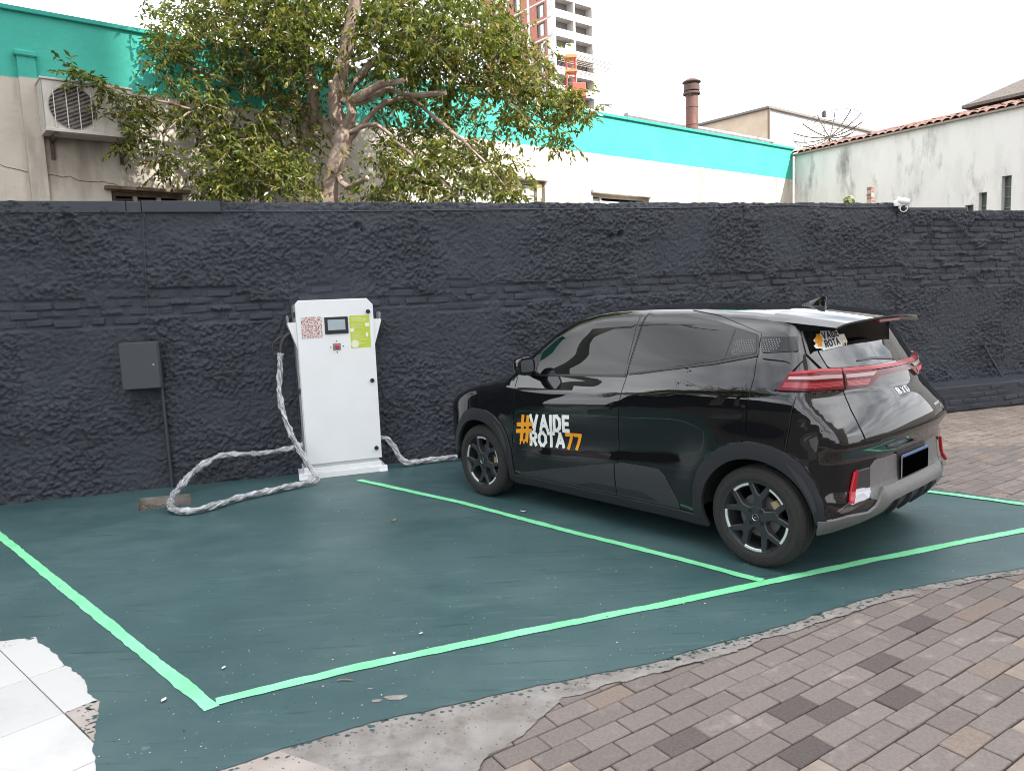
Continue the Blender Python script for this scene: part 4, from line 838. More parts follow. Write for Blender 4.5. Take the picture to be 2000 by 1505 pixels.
    for c_ in list(TR.children):
        if c_.name.startswith('cut_face'): continue
        k_ = c_.copy(); COL.objects.link(k_); k_.parent = T2
tree()
# ------------------------------------------------------------------ charger cabinet
C1 = np.array([-2.04, 6.98]); CDI = np.array([.942, .336]); CDI /= np.linalg.norm(CDI); CRZ = math.atan2(CDI[1], CDI[0])
M_cab = mat('white_powder_coat', (.80, .81, .82), .38, c2=(.77, .78, .79), scale=3, spec=.45)
M_cabg = mat('grey_side_panel', (.22, .225, .235), .5); M_blk = mat('black_plastic', (.016, .016, .018), .42); M_knob = mat('black_latch', (.012, .012, .012), .5)
ch = empty('charging_station', (C1[0], C1[1], 0), CRZ, 'white electric vehicle charging cabinet with small screen against the dark wall', 'charger')
fr = lambda u, v, w: (u, -w, v)
mb = MB(); mb.prism([(.045, .09), (.735, .09), (.735, 1.64), (.70, 1.685), (.09, 1.685), (.045, 1.64)], fr, -.27, .0); mb.build('cabinet', M_cab, ch)
dpoly = [(.05, .12), (.75, .12), (.755, .16), (.765, 1.62), (.715, 1.69), (.075, 1.69), (.04, 1.65)]
mb = MB(); mb.prism([(.055, .135), (.765, .135), (.765, 1.63), (.71, 1.692), (.075, 1.692), (.045, 1.66)], fr, .004, .038, .004); door = mb.build('door', M_cab, ch)
mb = MB(); mb.bb((-.02, -.05, 0), (.80, .29, .05)); mb.bb((.02, -.03, .05), (.76, .27, .10), .004); mb.build('plinth', M_cab, ch)
for x0, x1 in ((-.03, .05), (.73, .81)): m2 = MB(); m2.prism([(-.06, .0), (.02, .0), (-.02, .055), (-.045, .055)], lambda u, v, w: (w, u, v), x0, x1); m2.build('foot', M_cab, ch)
mb = MB(); mb.bb((.028, .03, .10), (.0445, .26, 1.655)); sp_ = mb.build('side_panel', M_cabg, ch)
for k in range(34): m2 = MB(); m2.box((.026, .10, .42+k*.018), (.006, .10, .007)); m2.build('vent_slot', M_blk, sp_)
for z in (1.56, .84): m2 = MB(); m2.box((.036, .012, z), (.02, .016, .05)); m2.build('hinge', M_blk, ch)
# holsters both sides
for sg, x in ((-1, .045), (1, .765)):
    P = [(0, 1.24), (.075, 1.47), (.075, 1.49), (0, 1.49)]
    m2 = MB(); m2.prism([(x+sg*a, b) for a, b in P], fr, -.20, .015); m2.build('holster', M_cab, ch)
    m2 = MB(); m2.prism([(x+sg*.06, 1.485), (x+sg*.075, 1.485), (x+sg*.082, 1.545), (x+sg*.07, 1.56), (x+sg*.062, 1.545)], fr, -.16, -.02); m2.build('holster_lip', M_cabg, ch)
# screen
mb = MB(); mb.box((.411, -.043, 1.447), (.218, .012, .160), .003); bz = mb.build('screen_bezel', M_blk, door)
mb = MB(); mb.box((.411, -.0505, 1.452), (.162, .004, .098), .001); mb.build('screen', mat('lcd_panel', (.36, .43, .46), .25), door)
mb = MB(); mb.box((.411, -.0495, 1.389), (.16, .003, .012)); mb.build('bezel_strip', M_knob, door)
# info sticker with faint lines
M_yel = mat('lime_sticker', (.46, .56, .045), .5, c2=(.52, .60, .07), scale=6); M_cream = mat('sticker_cream', (.78, .78, .55), .5)
mb = MB(); mb.box((.630, -.0392, 1.378), (.190, .0016, .308)); sg_ = mb.build('lime_sticker', M_yel, door)
rr = random.Random(1)
for k in range(15):
    z = 1.512-k*.0175; w_ = rr.uniform(.08, .15)
    if k in (3, 7): continue
    m2 = MB(); m2.box((.545+w_/2+.008, -.0408, z), (w_, .0008, .0032 if k > 1 else .006)); m2.build('text_line', M_cream, sg_)
for x, z, a, b in ((.553, 1.395, .034, .034), (.700, 1.44, .040, .034), (.694, 1.345, .02, .04)): m2 = MB(); m2.box((x, -.0412, z), (a, .0008, b)); m2.build('pictogram', mat('sticker_white', (.8, .8, .74), .5), sg_)
m2 = MB(); m2.prism(ring(.575, 1.262, .038, 0, 360, 24)[:-1], fr, .0405, .0418); m2.prism([(.56, 1.224), (.665, 1.224), (.645, 1.245), (.60, 1.26)], fr, .0405, .0416) if False else None; m2.build('round_mark', M_cream, sg_)
# blank pale square where the printed code sits
mb = MB(); mb.box((.182, -.0392, 1.437), (.19, .0016, .20)); mb.build('square_sticker', mat('speckled_red_sticker', (.74, .66, .64), .5, c2=(.34, .15, .13), scale=95, detail=2, lo=.49, hi=.53), door)
# emergency button
mb = MB(); mb.box((.402, -.0395, 1.245), (.072, .003, .066)); mb.build('button_plate', mat('worn_plate', (.20, .17, .165), .6, c2=(.32, .26, .24), scale=50), door)
mb = MB(); mb.lathe([(.001, .064), (.014, .064), (.019, .060), (.020, .052), (.013, .048), (.013, .040)], 'y', (0, 0, 0), 24); btn = mb.build('emergency_button', mat('red_button', (.55, .02, .05), .35), door, 'auto'); btn.rotation_euler = (0, 0, math.pi); btn.location = (.402, 0, 1.245)
for x, z in ((.402, 1.298), (.402, 1.192), (.345, 1.243), (.462, 1.247)): m2 = MB(); m2.lathe([(.001, -.0405), (.006, -.0400), (.006, -.038)], 'y', (x, 0, z), 12); m2.build('screw_hole', M_knob, door)
for z in (1.565, .90, .235): m2 = MB(); m2.lathe([(.001, -.060), (.017, -.060), (.020, -.055), (.021, -.044), (.016, -.038)], 'y', (.715, 0, z), 20); m2.box((.715, -.0615, z), (.008, .004, .024)); m2.build('latch', M_knob, door, 'auto')
# ------------------------------------------------------------------ charging cables in crumpled film
def film_mat():
    m = bpy.data.materials.new('crumpled_plastic_film'); m.use_nodes = True; nt = m.node_tree; N = nt.nodes; L = nt.links; b = N['Principled BSDF']; out = N['Material Output']
    b.inputs['Base Color'].default_value = (.70, .72, .74, 1); b.inputs['Roughness'].default_value = .10; b.inputs['Specular IOR Level'].default_value = .9
    at_ = N.new('ShaderNodeAttribute'); at_.attribute_name = 'flow'; mp = N.new('ShaderNodeMapping'); mp.inputs['Scale'].default_value = (9, 4.5, 4.5); L.new(at_.outputs['Vector'], mp.inputs[0])
    n = N.new('ShaderNodeTexNoise'); n.inputs['Scale'].default_value = 1; n.inputs['Detail'].default_value = 5; n.inputs['Distortion'].default_value = .8; L.new(mp.outputs[0], n.inputs['Vector'])
    r = N.new('ShaderNodeMapRange'); r.inputs[1].default_value = .36; r.inputs[2].default_value = .66; r.inputs[3].default_value = .18; r.inputs[4].default_value = .90; L.new(n.outputs[0], r.inputs[0])
    bp = N.new('ShaderNodeBump'); bp.inputs['Strength'].default_value = .8; bp.inputs['Distance'].default_value = .01; L.new(n.outputs[0], bp.inputs['Height']); L.new(bp.outputs[0], b.inputs['Normal'])
    t = N.new('ShaderNodeBsdfTransparent'); mx = N.new('ShaderNodeMixShader'); L.new(r.outputs[0], mx.inputs[0]); L.new(t.outputs[0], mx.inputs[1]); L.new(b.outputs[0], mx.inputs[2]); L.new(mx.outputs[0], out.inputs[0]); return m
M_film = film_mat(); M_cable = mat('black_rubber_cable', (.02, .02, .021), .5)
def wrapped(name, pts, label, seed, gun=None):
    rg = np.random.default_rng(seed); P = resample(pts, .012); n = len(P); e = empty(name, tuple(P[0]), 0, label, 'cable', None); P = P-P[0]
    mb = MB(); mb.tube(P, .015, 10); mb.build('cable', M_cable, e, True)
    s = np.arange(n)*.012; R = .0185+.007*vnoise(s, s*0, .11, seed)+.006*vnoise(s, s*0, .035, seed+1)
    ph = rg.uniform(0, 6.3, 4); nz = rg.random((n, 16))
    tw = lambda i, a: 1+.16*math.sin(2*a+s[i]*26+ph[0])+.13*math.sin(3*a-s[i]*44+ph[1])+.10*math.sin(5*a+s[i]*71+ph[2])+.10*(nz[i, int(a*16/6.2832) % 16]-.5)
    P2 = P.copy(); P2[:, 2] += .006
    mb = MB(); mb.tube(P2, R, 18, tw=tw, cap=False); fo = mb.build('plastic_film', M_film, e, True, recalc=False)
    ii, kk = np.meshgrid(np.arange(n), np.arange(18), indexing='ij'); an = 2*math.pi*kk/18+s[ii]*9; ca = fo.data.color_attributes.new('flow', 'FLOAT_COLOR', 'POINT'); ca.data.foreach_set('color', np.stack([s[ii]*1.3, np.cos(an)*.5, np.sin(an)*.5, 1+0*an], -1).astype(np.float32).ravel())
    return e
wrapped('wrapped_cable', [(-2.172, 7.03, 1.20), (-2.177, 6.98, 1.03), (-2.176, 6.915, .83), (-2.13, 6.865, .617), (-2.057, 6.83, .427), (-1.965, 6.80, .26), (-1.885, 6.775, .12), (-1.835, 6.745, .055), (-1.86, 6.70, .034), (-1.93, 6.65, .032), (-2.055, 6.533, .032), (-2.212, 6.379, .032), (-2.361, 6.231, .032), (-2.461, 6.05, .032), (-2.562, 5.895, .032), (-2.68, 5.855, .032), (-2.80, 5.92, .032), (-2.90, 6.09, .034), (-2.985, 6.33, .045), (-2.995, 6.52, .085), (-2.948, 6.663, .164), (-2.856, 6.797, .235), (-2.722, 6.893, .277), (-2.506, 6.962, .263), (-2.275, 7.005, .27), (-2.03, 7.06, .31)],
        'long charging cable in crumpled clear film looping over the green floor left of the cabinet', 31)
wrapped('wrapped_cable', [(-1.37, 7.34, .30), (-1.28, 7.355, .285), (-1.214, 7.341, .215), (-1.157, 7.33, .11), (-1.10, 7.325, .045), (-1.03, 7.36, .032), (-.95, 7.41, .032), (-.814, 7.462, .032), (-.60, 7.54, .032), (-.42, 7.60, .032)],
        'short film wrapped cable running from the cabinet along the wall foot toward the car', 32)
# charging gun in the left holster
gun = empty('charging_plug', (-2.172, 7.03, 1.20), 0, 'black charging plug with loop handle hung on the cabinet side', 'plug'); o_ = np.array([-2.172, 7.03, 1.20])
q = lambda l: [tuple(np.array(p)-o_) for p in l]
mb = MB(); mb.tube(q(resample([(-2.172, 7.03, 1.19), (-2.166, 7.035, 1.26), (-2.145, 7.045, 1.33), (-2.105, 7.06, 1.375), (-2.06, 7.08, 1.40)], .015)), .021, 12); mb.build('grip', mat('grey_black_plastic', (.035, .035, .038), .45), gun, True)
mb = MB(); mb.tube(q(resample([(-2.175, 7.03, 1.205), (-2.225, 7.025, 1.20), (-2.243, 7.02, 1.225), (-2.235, 7.022, 1.29), (-2.20, 7.033, 1.335), (-2.14, 7.05, 1.37)], .012)), .010, 10); mb.build('loop_handle', mat('grey_black_plastic', (.035, .035, .038), .45), gun, True)
# ------------------------------------------------------------------ electric box, conduit, camera, rod
def wl(u, v, z): p = WA+WD*u+WN*v; return (p[0], p[1], z)
M_box = mat('slate_box_paint', (.042, .046, .055), .45, c2=(.036, .040, .048), scale=5)
eb = empty('electric_box', wl(1.10, 0, .955), WRZ, 'dark grey metal electric box mounted on the wall left of the charger', 'electric box')
mb = MB(); mb.box((.165, -.075, .21), (.32, .15, .42), .006); mb.build('case', M_box, eb)
mb = MB(); mb.box((.155, -.158, .21), (.315, .012, .415), .003); dr = mb.build('door', M_box, eb)
mb = MB(); mb.lathe([(.001, -.170), (.007, -.170), (.008, -.164)], 'y', (.268, 0, .215), 12); mb.build('lock', mat('steel', (.5, .5, .5), .3, metal=1), dr)
cd_ = empty('conduit', wl(1.405, 0, 0), WRZ, 'dark conduit pipe dropping from the electric box to the green floor', 'pipe')
mb = MB(); mb.tube([(0.0, -.055, .96), (.005, -.055, .5), (.01, -.058, -.01)], .018, 12); mb.build('pipe', M_box, cd_, True)
cb = empty('thin_wire', wl(1.35, 0, 1.37), WRZ, 'thin painted wire running up the wall from the electric box to the coping', 'wire')
mb = MB(); mb.tube(resample([(-.02, -.034, 0), (-.005, -.032, .35), (.012, -.036, .75), (.03, -.034, 1.1), (.045, -.034, 1.16)], .05), .005, 6); mb.build('wire', M_box, cb, True)
sc = empty('security_camera', wl(10.02, .05, 2.64), WRZ-.5, 'small white security camera on top of the dark wall at the right', 'camera')
M_pw = mat('white_plastic', (.78, .78, .77), .4)
mb = MB(); mb.tube([(-.05, -.02, .02), (-.045, -.02, .02), (.06, -.03, -.005), (.085, -.032, -.01)], [.03, .042, .042, .036], 16); mb.build('body', M_pw, sc, 'auto')
mb = MB(); mb.lathe([(.001, -.05), (.048, -.05), (.05, -.0), (.04, .02), (.001, .02)], 'z', (-.04, 0, .0), 16); mb.build('mount', M_pw, sc, 'auto')
mb = MB(); mb.bb((.0, -.02, -.09), (.05, .03, -.04), .005); mb.build('junction_box', M_blk, sc)
mb = MB(); mb.tube([(.02+.042*math.cos(a), -.045, -.085+.042*math.sin(a)) for a in np.linspace(1.2, 6.6, 26)], .0055, 8); mb.build('cable_loop', M_pw, sc, True)
rd = empty('leaning_rod', wl(11.69, .05, .325), WRZ, 'thin dark rod leaning on the wall above the right ledge', 'rod')
mb = MB(); mb.tube([(0, -.10, 0), (-.22, .0, .43)], .014, 8); mb.tube([(-.215, .0, .42), (-.235, .0, .45)], .024, 8); mb.build('rod', M_box, rd)
# ------------------------------------------------------------------ fallen leaves and bits on the floor
M_dl = mat('dry_leaf', (.34, .16, .07), .8, c2=(.22, .12, .07), scale=60); M_pl = mat('pale_leaf_bit', (.55, .56, .52), .7)
def bit(x, y, l, m, label, curl=.3, seed=0):
    r = random.Random(seed); a = r.uniform(0, 6.28); ca, sa = math.cos(a), math.sin(a); V = []; n = 7
    for i in range(n):
        t = i/(n-1); w = l*.28*math.sin(math.pi*(.06+.88*t)); z = .005+l*curl*(2*t-1)**2*.5
        for s in (-1, 0, 1): u, v = (t-.5)*l, s*w; V.append((u*ca-v*sa, u*sa+v*ca, z+(.15*w if s else 0)))
    Fc = []
    for i in range(n-1):
        for j in range(2): b = i*3+j; Fc.append((b, b+1, b+4, b+3))
    o = obj('fallen_leaf', mesh_data('fallen_leaf', V, Fc, m, True), None, (x, y, .001)); setp(o, label, 'leaf', 'dry leaves on the green floor'); return o
def gp(px, py):
    d = _fw+_r2*((px-1000)/FPX)+_u2*((752.5-py)/FPX); t = -CH/d.z; return d.x*t, d.y*t
bit(*gp(768, 1018), .05, M_dl, 'curled reddish brown leaf on the green floor left of the middle line', .5, 1)
bit(*gp(1022, 1000), .05, M_pl, 'pale curled leaf beside the middle line near the front wheel', .4, 2)
bit(*gp(320, 1368), .035, M_pl, 'pale leaf scrap just left of the corner of the green lines', .1, 3)
bit(*gp(437, 1305), .028, M_pl, 'pale leaf scrap inside the bay close to the front corner', .1, 4)
bit(*gp(822, 1238), .025, M_pl, 'pale leaf scrap inside the bay above the front line centre', .1, 5)
bit(*gp(770, 1277), .025, M_pl, 'tiny pale leaf scrap touching the front line', .1, 6)
def specks():
    rg = np.random.default_rng(9); mb = MB(); PP = np.array([gp(*rg.uniform((0, 960), (2000, 1500))) for _ in range(1100)]); PP = PP[inpoly(PP, slab_poly)][:620]
    for x, y in PP:
        s = rg.uniform(.0015, .0045)*(1.6 if rg.random() < .08 else 1); a = rg.uniform(0, 6.3); k = rg.uniform(.3, 1); ca, sa = math.cos(a), math.sin(a); mb.mi = int(rg.random() < .3)
        mb.add([(x+s*(u*ca-v*k*sa), y+s*(u*sa+v*k*ca), .0045+w*s) for u, v, w in ((1, 0, 0), (.2, .8, 0), (-1, .2, 0), (-.3, -.8, 0), (0, 0, .5))], [(0, 1, 4), (1, 2, 4), (2, 3, 4), (3, 0, 4)])
    setp(mb.build('paint_specks', [mat('white_speck', (.55, .56, .54), .8), mat('dark_speck', (.02, .03, .03), .8)], recalc=False), 'tiny pale specks and crumbs strewn over the green floor', 'specks', kind='stuff')
specks()
for k, (px, py, rx, ry) in enumerate([(772, 1362, .045, .022), (735, 1368, .02, .013), (722, 1345, .012, .006)]):
    x, y = gp(px, py); V, Fc = cdt([dens([(x+rx*math.cos(a)*(1+.25*math.sin(3*a+k)), y+ry*math.sin(a)*(1+.2*math.cos(2*a))) for a in np.linspace(0, 6.28, 14)[:-1]], .006, .0012)]); o = obj('bare_patch', mesh_data('bare_patch', [(a, b, .0022) for a, b in V], Fc, M_conc)); setp(o, kind='structure')
x, y = gp(680, 1332); mb = MB(); mb.tube(resample([(0, 0, .006), (.03, .004, .008), (.07, -.004, .006)], .01), .003, 6); t_ = mb.build('twig', mat('twig_brown', (.22, .17, .13), .9), None, True, (x-.05, y+.01, 0)); setp(t_, 'small dry twig on the green floor below the front line', 'twig')
# ------------------------------------------------------------------ car body surface: x to the rear, y across, z up
def pchip(xs,ys):
    xs=np.array(xs,float); ys=np.array(ys,float); h=np.diff(xs); d=np.diff(ys)/h
    m=np.zeros(len(xs)); m[0]=d[0]; m[-1]=d[-1]
    for i in range(1,len(xs)-1):
        if d[i-1]*d[i]>0:
            w1=2*h[i]+h[i-1]; w2=h[i]+2*h[i-1]; m[i]=(w1+w2)/(w1/d[i-1]+w2/d[i])
    def f(x):
        x=np.clip(x,xs[0],xs[-1]); i=np.clip(np.searchsorted(xs,x)-1,0,len(h)-1)
        t=(x-xs[i])/h[i]; t2=t*t; t3=t2*t
        return (2*t3-3*t2+1)*ys[i]+(t3-2*t2+t)*h[i]*m[i]+(-2*t3+3*t2)*ys[i+1]+(t3-t2)*h[i]*m[i+1]
    return f
def sst(a,b,x):
    t=np.clip((x-a)/(b-a),0,1); return t*t*(3-2*t)
_W=pchip([.10,.2,.3,.45,.6,.72,.82,.90,.97,1.03,1.10,1.2,1.35,1.45,1.62],[.74,.795,.828,.846,.848,.856,.857,.845,.815,.785,.755,.712,.648,.60,.50])
_XR=pchip([.10,.16,.22,.30,.36,.41,.445,.47,.50,.66,.70,.745,.775,.86,.95,1.02,1.045,1.12,1.15,1.25,1.35,1.43,1.5,1.6],
          [1.45,1.53,1.62,1.74,1.80,1.815,1.812,1.80,1.79,1.782,1.796,1.82,1.818,1.80,1.76,1.708,1.70,1.68,1.655,1.588,1.515,1.455,1.40,1.33])
_ZT=pchip([-2.3,-2.05,-1.97,-1.9,-1.8,-1.63,-1.41,-1.18,-1.0,-.9,-.75,-.55,-.3,-.05,.15,.5,.9,1.2,1.45,1.67,2.0],
          [.4,.52,.62,.72,.80,.885,.955,.995,1.03,1.11,1.25,1.40,1.502,1.53,1.536,1.534,1.516,1.494,1.462,1.43,1.38])
_XF=pchip([.1,.2,.35,.5,.6,.7,.9,1.6],[-1.8,-1.88,-1.95,-1.97,-1.96,-1.93,-1.85,-1.5])
def Yw(x,z):
    rise=.11*sst(-.7,1.3,x)*sst(.55,.85,z)*(1-sst(1.12,1.5,z))
    w=_W(z-rise)
    w=w-.255*np.clip((-1.15-x)/.82,0,2)**2.4
    w=w-(.07+.05*sst(.95,1.3,z))*np.clip((x-1.15)/.6,0,2)**2
    w=w-.05*sst(1.0,1.4,z)*np.clip((-.1-x)/.8,0,1)**2
    for cx in (-1.25,1.25):
        r=np.hypot(x-cx,(z-.3)); w=w+.016*np.exp(-((r-.40)/.13)**2)*(1-sst(.78,.95,z))
    zc=.60+.10*(x-.2)
    w=w-.016*np.exp(-((z-zc)/.10)**2)*sst(-.9,-.5,x)*(1-sst(.6,1.0,x))
    return w
def smax(a,b,k):
    h=np.maximum(k-np.abs(a-b),0)/k
    return np.maximum(a,b)+h*h*k*.25
def F(P):
    x,y,z=P[...,0],P[...,1],P[...,2]; a=np.abs(y)
    gs=a-Yw(x,z)
    gr=x-(_XR(z)-(.17+.14*sst(.78,.98,z))*a**2.3)
    cz=.10+.02*sst(-1.1,-.5,x)
    gt=z-(_ZT(x)-cz*a*a)
    gf=(_XF(z)+.22*a*a)-x
    f=smax(gs,gt,.09)
    f=smax(f,smax(gr,gf,.05),.055+.03*(1-sst(.5,.9,z)))
    return np.maximum(f,.17+.27*np.clip(x-1.30,0,1)-z)
def hit(o,d,t0=0.,t1=3.):
    o=np.asarray(o,float); d=np.asarray(d,float); n=o.shape[0]
    lo=np.full(n,t0); hi=np.full(n,t1)
    for _ in range(34):
        m=(lo+hi)/2; ins=F(o+d*m[:,None])<0
        lo=np.where(ins,m,lo); hi=np.where(ins,hi,m)
    return o+d*((lo+hi)/2)[:,None]
def nrm(P):
    e=1.5e-3; g=np.stack([F(P+e*np.eye(3)[i])-F(P-e*np.eye(3)[i]) for i in range(3)],-1)
    return g/np.linalg.norm(g,axis=-1,keepdims=True)
# ------------------------------------------------------------------ car
CAR_YAW = math.radians(-48.461)
car = empty('parked_car', (1.1803, 5.702, 0), CAR_YAW, 'glossy black small electric hatchback parked nose to the dark wall', 'car')
M_paint = mat('black_car_paint', (.003, .0032, .0038), .5, coat=1, coat_r=.008, coat_ior=1.72, spec=0)
M_plas = mat('black_grain_plastic', (.016, .017, .020), .55, c2=(.021, .022, .025), scale=200, spec=.4)
M_grey = mat('satin_grey_cladding', (.034, .035, .040), .45, spec=.4)
M_silver = mat('silver_grey_bumper_plastic', (.15, .147, .145), .5, c2=(.125, .122, .12), scale=30, spec=.5)
M_glass = mat('tinted_glass', (.003, .0035, .004), .5, spec=0, coat=1, coat_r=.004, coat_ior=1.48)
M_rglass = mat('rear_glass', (.003, .0035, .004), .5, spec=0, coat=1, coat_r=.004, coat_ior=1.85)
M_trim = mat('satin_black_trim', (.010, .010, .011), .3); M_tyre = mat('tyre_rubber', (.015, .0145, .014), .85, c2=(.023, .022, .021), scale=60, bump=.15, bscale=200)
M_rim = mat('anthracite_alloy', (.055, .058, .064), .38, metal=.6); M_mach = mat('machined_alloy', (.80, .80, .80), .36, metal=.55); M_red = mat('red_lens', (.36, .005, .013), .2, coat=.25, coat_r=.03, spec=.3)
M_dred = mat('deep_red_lens', (.12, .002, .006), .2, coat=.25, coat_r=.03, spec=.3); M_clear = mat('frosted_white_lens', (.42, .27, .27), .3, coat=.2, coat_r=.03); M_chr = mat('chrome', (.75, .75, .76), .12, metal=1)
M_white_v = mat('white_vinyl', (.80, .80, .78), .4); M_or = mat('orange_vinyl', (.80, .33, .02), .4); M_blkv = mat('black_vinyl', (.01, .01, .012), .4)
K = .75
def evS(sy):
    def f(P): return hit(np.stack([P[:, 0], 0*P[:, 0], P[:, 1]], -1), np.stack([0*P[:, 0], 0*P[:, 0]+sy, 0*P[:, 0]], -1))
    return f
def evR(P):
    t = P[:, 0]/K; return hit(np.stack([0*t+.9, 0*t, P[:, 1]], -1), np.stack([np.cos(t), -np.sin(t), 0*t], -1))
def evRt(P): return evR(np.stack([-P[:, 0], P[:, 1]], -1))
def evT(P): return hit(np.stack([P[:, 0], P[:, 1], 0*P[:, 0]+.6], -1), np.stack([0*P[:, 0], 0*P[:, 0], 0*P[:, 0]+1], -1))
def patch(name, ev, inc, m, parent, off=.005, step=.035, th=.008, exc=(), bd=.02, label=None, lift=None):
    inc = [dens(p, bd) for p in inc]; exc = [dens(p, bd) for p in exc]
    P2, T = cdt(inc, exc, step); P = ev(P2); N_ = nrm(P); Q = P+N_*off
    if lift is not None: Q = Q+N_*np.array([lift(*p) for p in P2])[:, None]
    fnm = np.cross(Q[T[:, 1]]-Q[T[:, 0]], Q[T[:, 2]]-Q[T[:, 0]])
    if (fnm*N_[T].mean(1)).sum() < 0: T = T[:, ::-1]
    V = list(Q); Fc = [tuple(t) for t in T]; NN = list(N_)
    if th:
        cnt = {}
        for t in T:
            for a, b in ((t[0], t[1]), (t[1], t[2]), (t[2], t[0])): cnt[(a, b)] = 1
        for (a, b) in list(cnt):
            if (b, a) in cnt: continue
            e = Q[b]-Q[a]; on = np.cross(e, N_[a]); on /= np.linalg.norm(on)+1e-12; i = len(V)
            V += [Q[a], Q[b], Q[b]-N_[b]*th, Q[a]-N_[a]*th]; NN += [(on+N_[a]*.6)/np.linalg.norm(on+N_[a]*.6), (on+N_[b]*.6)/np.linalg.norm(on+N_[b]*.6), on, on]; Fc.append((i+1, i, i+3, i+2))
    me = mesh_data(name, V, Fc, m, True, normals=NN); o = obj(name, me, parent)
    if label: o['label'] = label
    return o
def car_shell():
    Cs = []
    for a in np.linspace(-math.pi/2, math.pi/2, 91): Cs.append((1.0, math.cos(a), math.sin(a)))
    for x in np.linspace(1.0, -1.3, 100)[1:-1]: Cs.append((x, 0, 1))
    for a in np.linspace(math.pi/2, 1.5*math.pi, 61): Cs.append((-1.3, math.cos(a), math.sin(a)))
    for x in np.linspace(-1.3, 1.0, 100)[1:-1]: Cs.append((x, 0, -1))
    ph = np.radians(np.concatenate([np.linspace(-75, -20, 16), np.linspace(-18, 80, 90), [84, 88, 90]])); n = len(Cs); m = len(ph)
    C_ = np.array(Cs); o = np.zeros((n, m, 3)); o[..., 0] = C_[:, None, 0]; o[..., 2] = .6; d = np.zeros((n, m, 3)); d[..., 0] = C_[:, None, 1]*np.cos(ph); d[..., 1] = C_[:, None, 2]*np.cos(ph); d[..., 2] = np.sin(ph)
    P = hit(o.reshape(-1, 3), d.reshape(-1, 3)); N_ = nrm(P); Fc = []; mi = []
    for i in range(n):
        for j in range(m-1):
            f = (i*m+j, ((i+1) % n)*m+j, ((i+1) % n)*m+j+1, i*m+j+1); c = P[list(f)].mean(0)
            if abs(c[1]) > .45 and c[2] < .75 and min(math.hypot(c[0]-1.25, c[2]-.3), math.hypot(c[0]+1.25, c[2]-.3)) < .378: continue
            Fc.append(f); mi.append(1 if c[2] < .37 else 0)
    me = mesh_data('body_shell', P, Fc, [M_paint, M_plas], True, normals=N_, midx=mi); return obj('body_shell', me, car)
shell = car_shell()
arcF = ring(-1.25, .3, .405, 0, 180, 24); arcR = ring(1.25, .3, .405, 0, 180, 24)
B = [(.297, 1.492), (.285, 1.09), (.235, .60), (.197, .235)]
fdoor = [(-.805, 1.03), (-.79, .80), (-.835, .45), (-.83, .235)]+[(B[3][0]-.003, .235), (B[2][0]-.003, .6), (B[1][0]-.003, 1.09), (B[0][0]-.003, 1.492), (.0, 1.487), (-.16, 1.475), (-.34, 1.425), (-.50, 1.335), (-.66, 1.20)]
archcut = ring(1.25, .3, .40, 128, 178, 10)
rdoor = [(B[3][0]+.003, .235), (B[2][0]+.003, .6), (B[1][0]+.003, 1.09), (B[0][0]+.003, 1.492), (.62, 1.49), (.86, 1.455), (1.05, 1.40), (1.195, 1.352), (1.225, 1.10), (1.215, .98), (1.205, .80), (1.17, .695)]+ring(1.25, .3, .40, 105, 178, 12)+[(.835, .235)]
fender = [(-.812, 1.012), (-.797, .80), (-.842, .45), (-.838, .26)]+ring(-1.25, .3, .40, 0, 172, 20)+[(-1.70, .45), (-1.76, .64), (-1.74, .76), (-1.62, .83), (-1.42, .905), (-1.18, .955), (-.95, .99)]
quarter = [(1.231, 1.10), (1.221, .98), (1.211, .80), (1.20, .715), (1.26, .705), (1.35, .693), (1.43, .665), (1.438, .78), (1.468, .90), (1.485, 1.02), (1.40, 1.04), (1.36, 1.045), (1.47, 1.228), (1.43, 1.30), (1.40, 1.355), (1.33, 1.438), (1.10, 1.468), (.70, 1.498), (.62, 1.497), (.86, 1.461), (1.05, 1.406), (1.201, 1.356)]
fglass = [(-.605, 1.045), (-.615, 1.20), (-.49, 1.30), (-.31, 1.39), (-.13, 1.438), (.01, 1.452), (.245, 1.458), (.265, 1.083)]
rglass = [(.345, 1.455), (.62, 1.452), (.87, 1.412), (1.03, 1.372), (1.172, 1.338), (1.205, 1.243), (.95, 1.192), (.375, 1.102)]
qtrim = [(1.20, 1.336), (1.405, 1.335), (1.435, 1.258), (1.235, 1.245)]
def grow(p, d): return inset(p, -d)
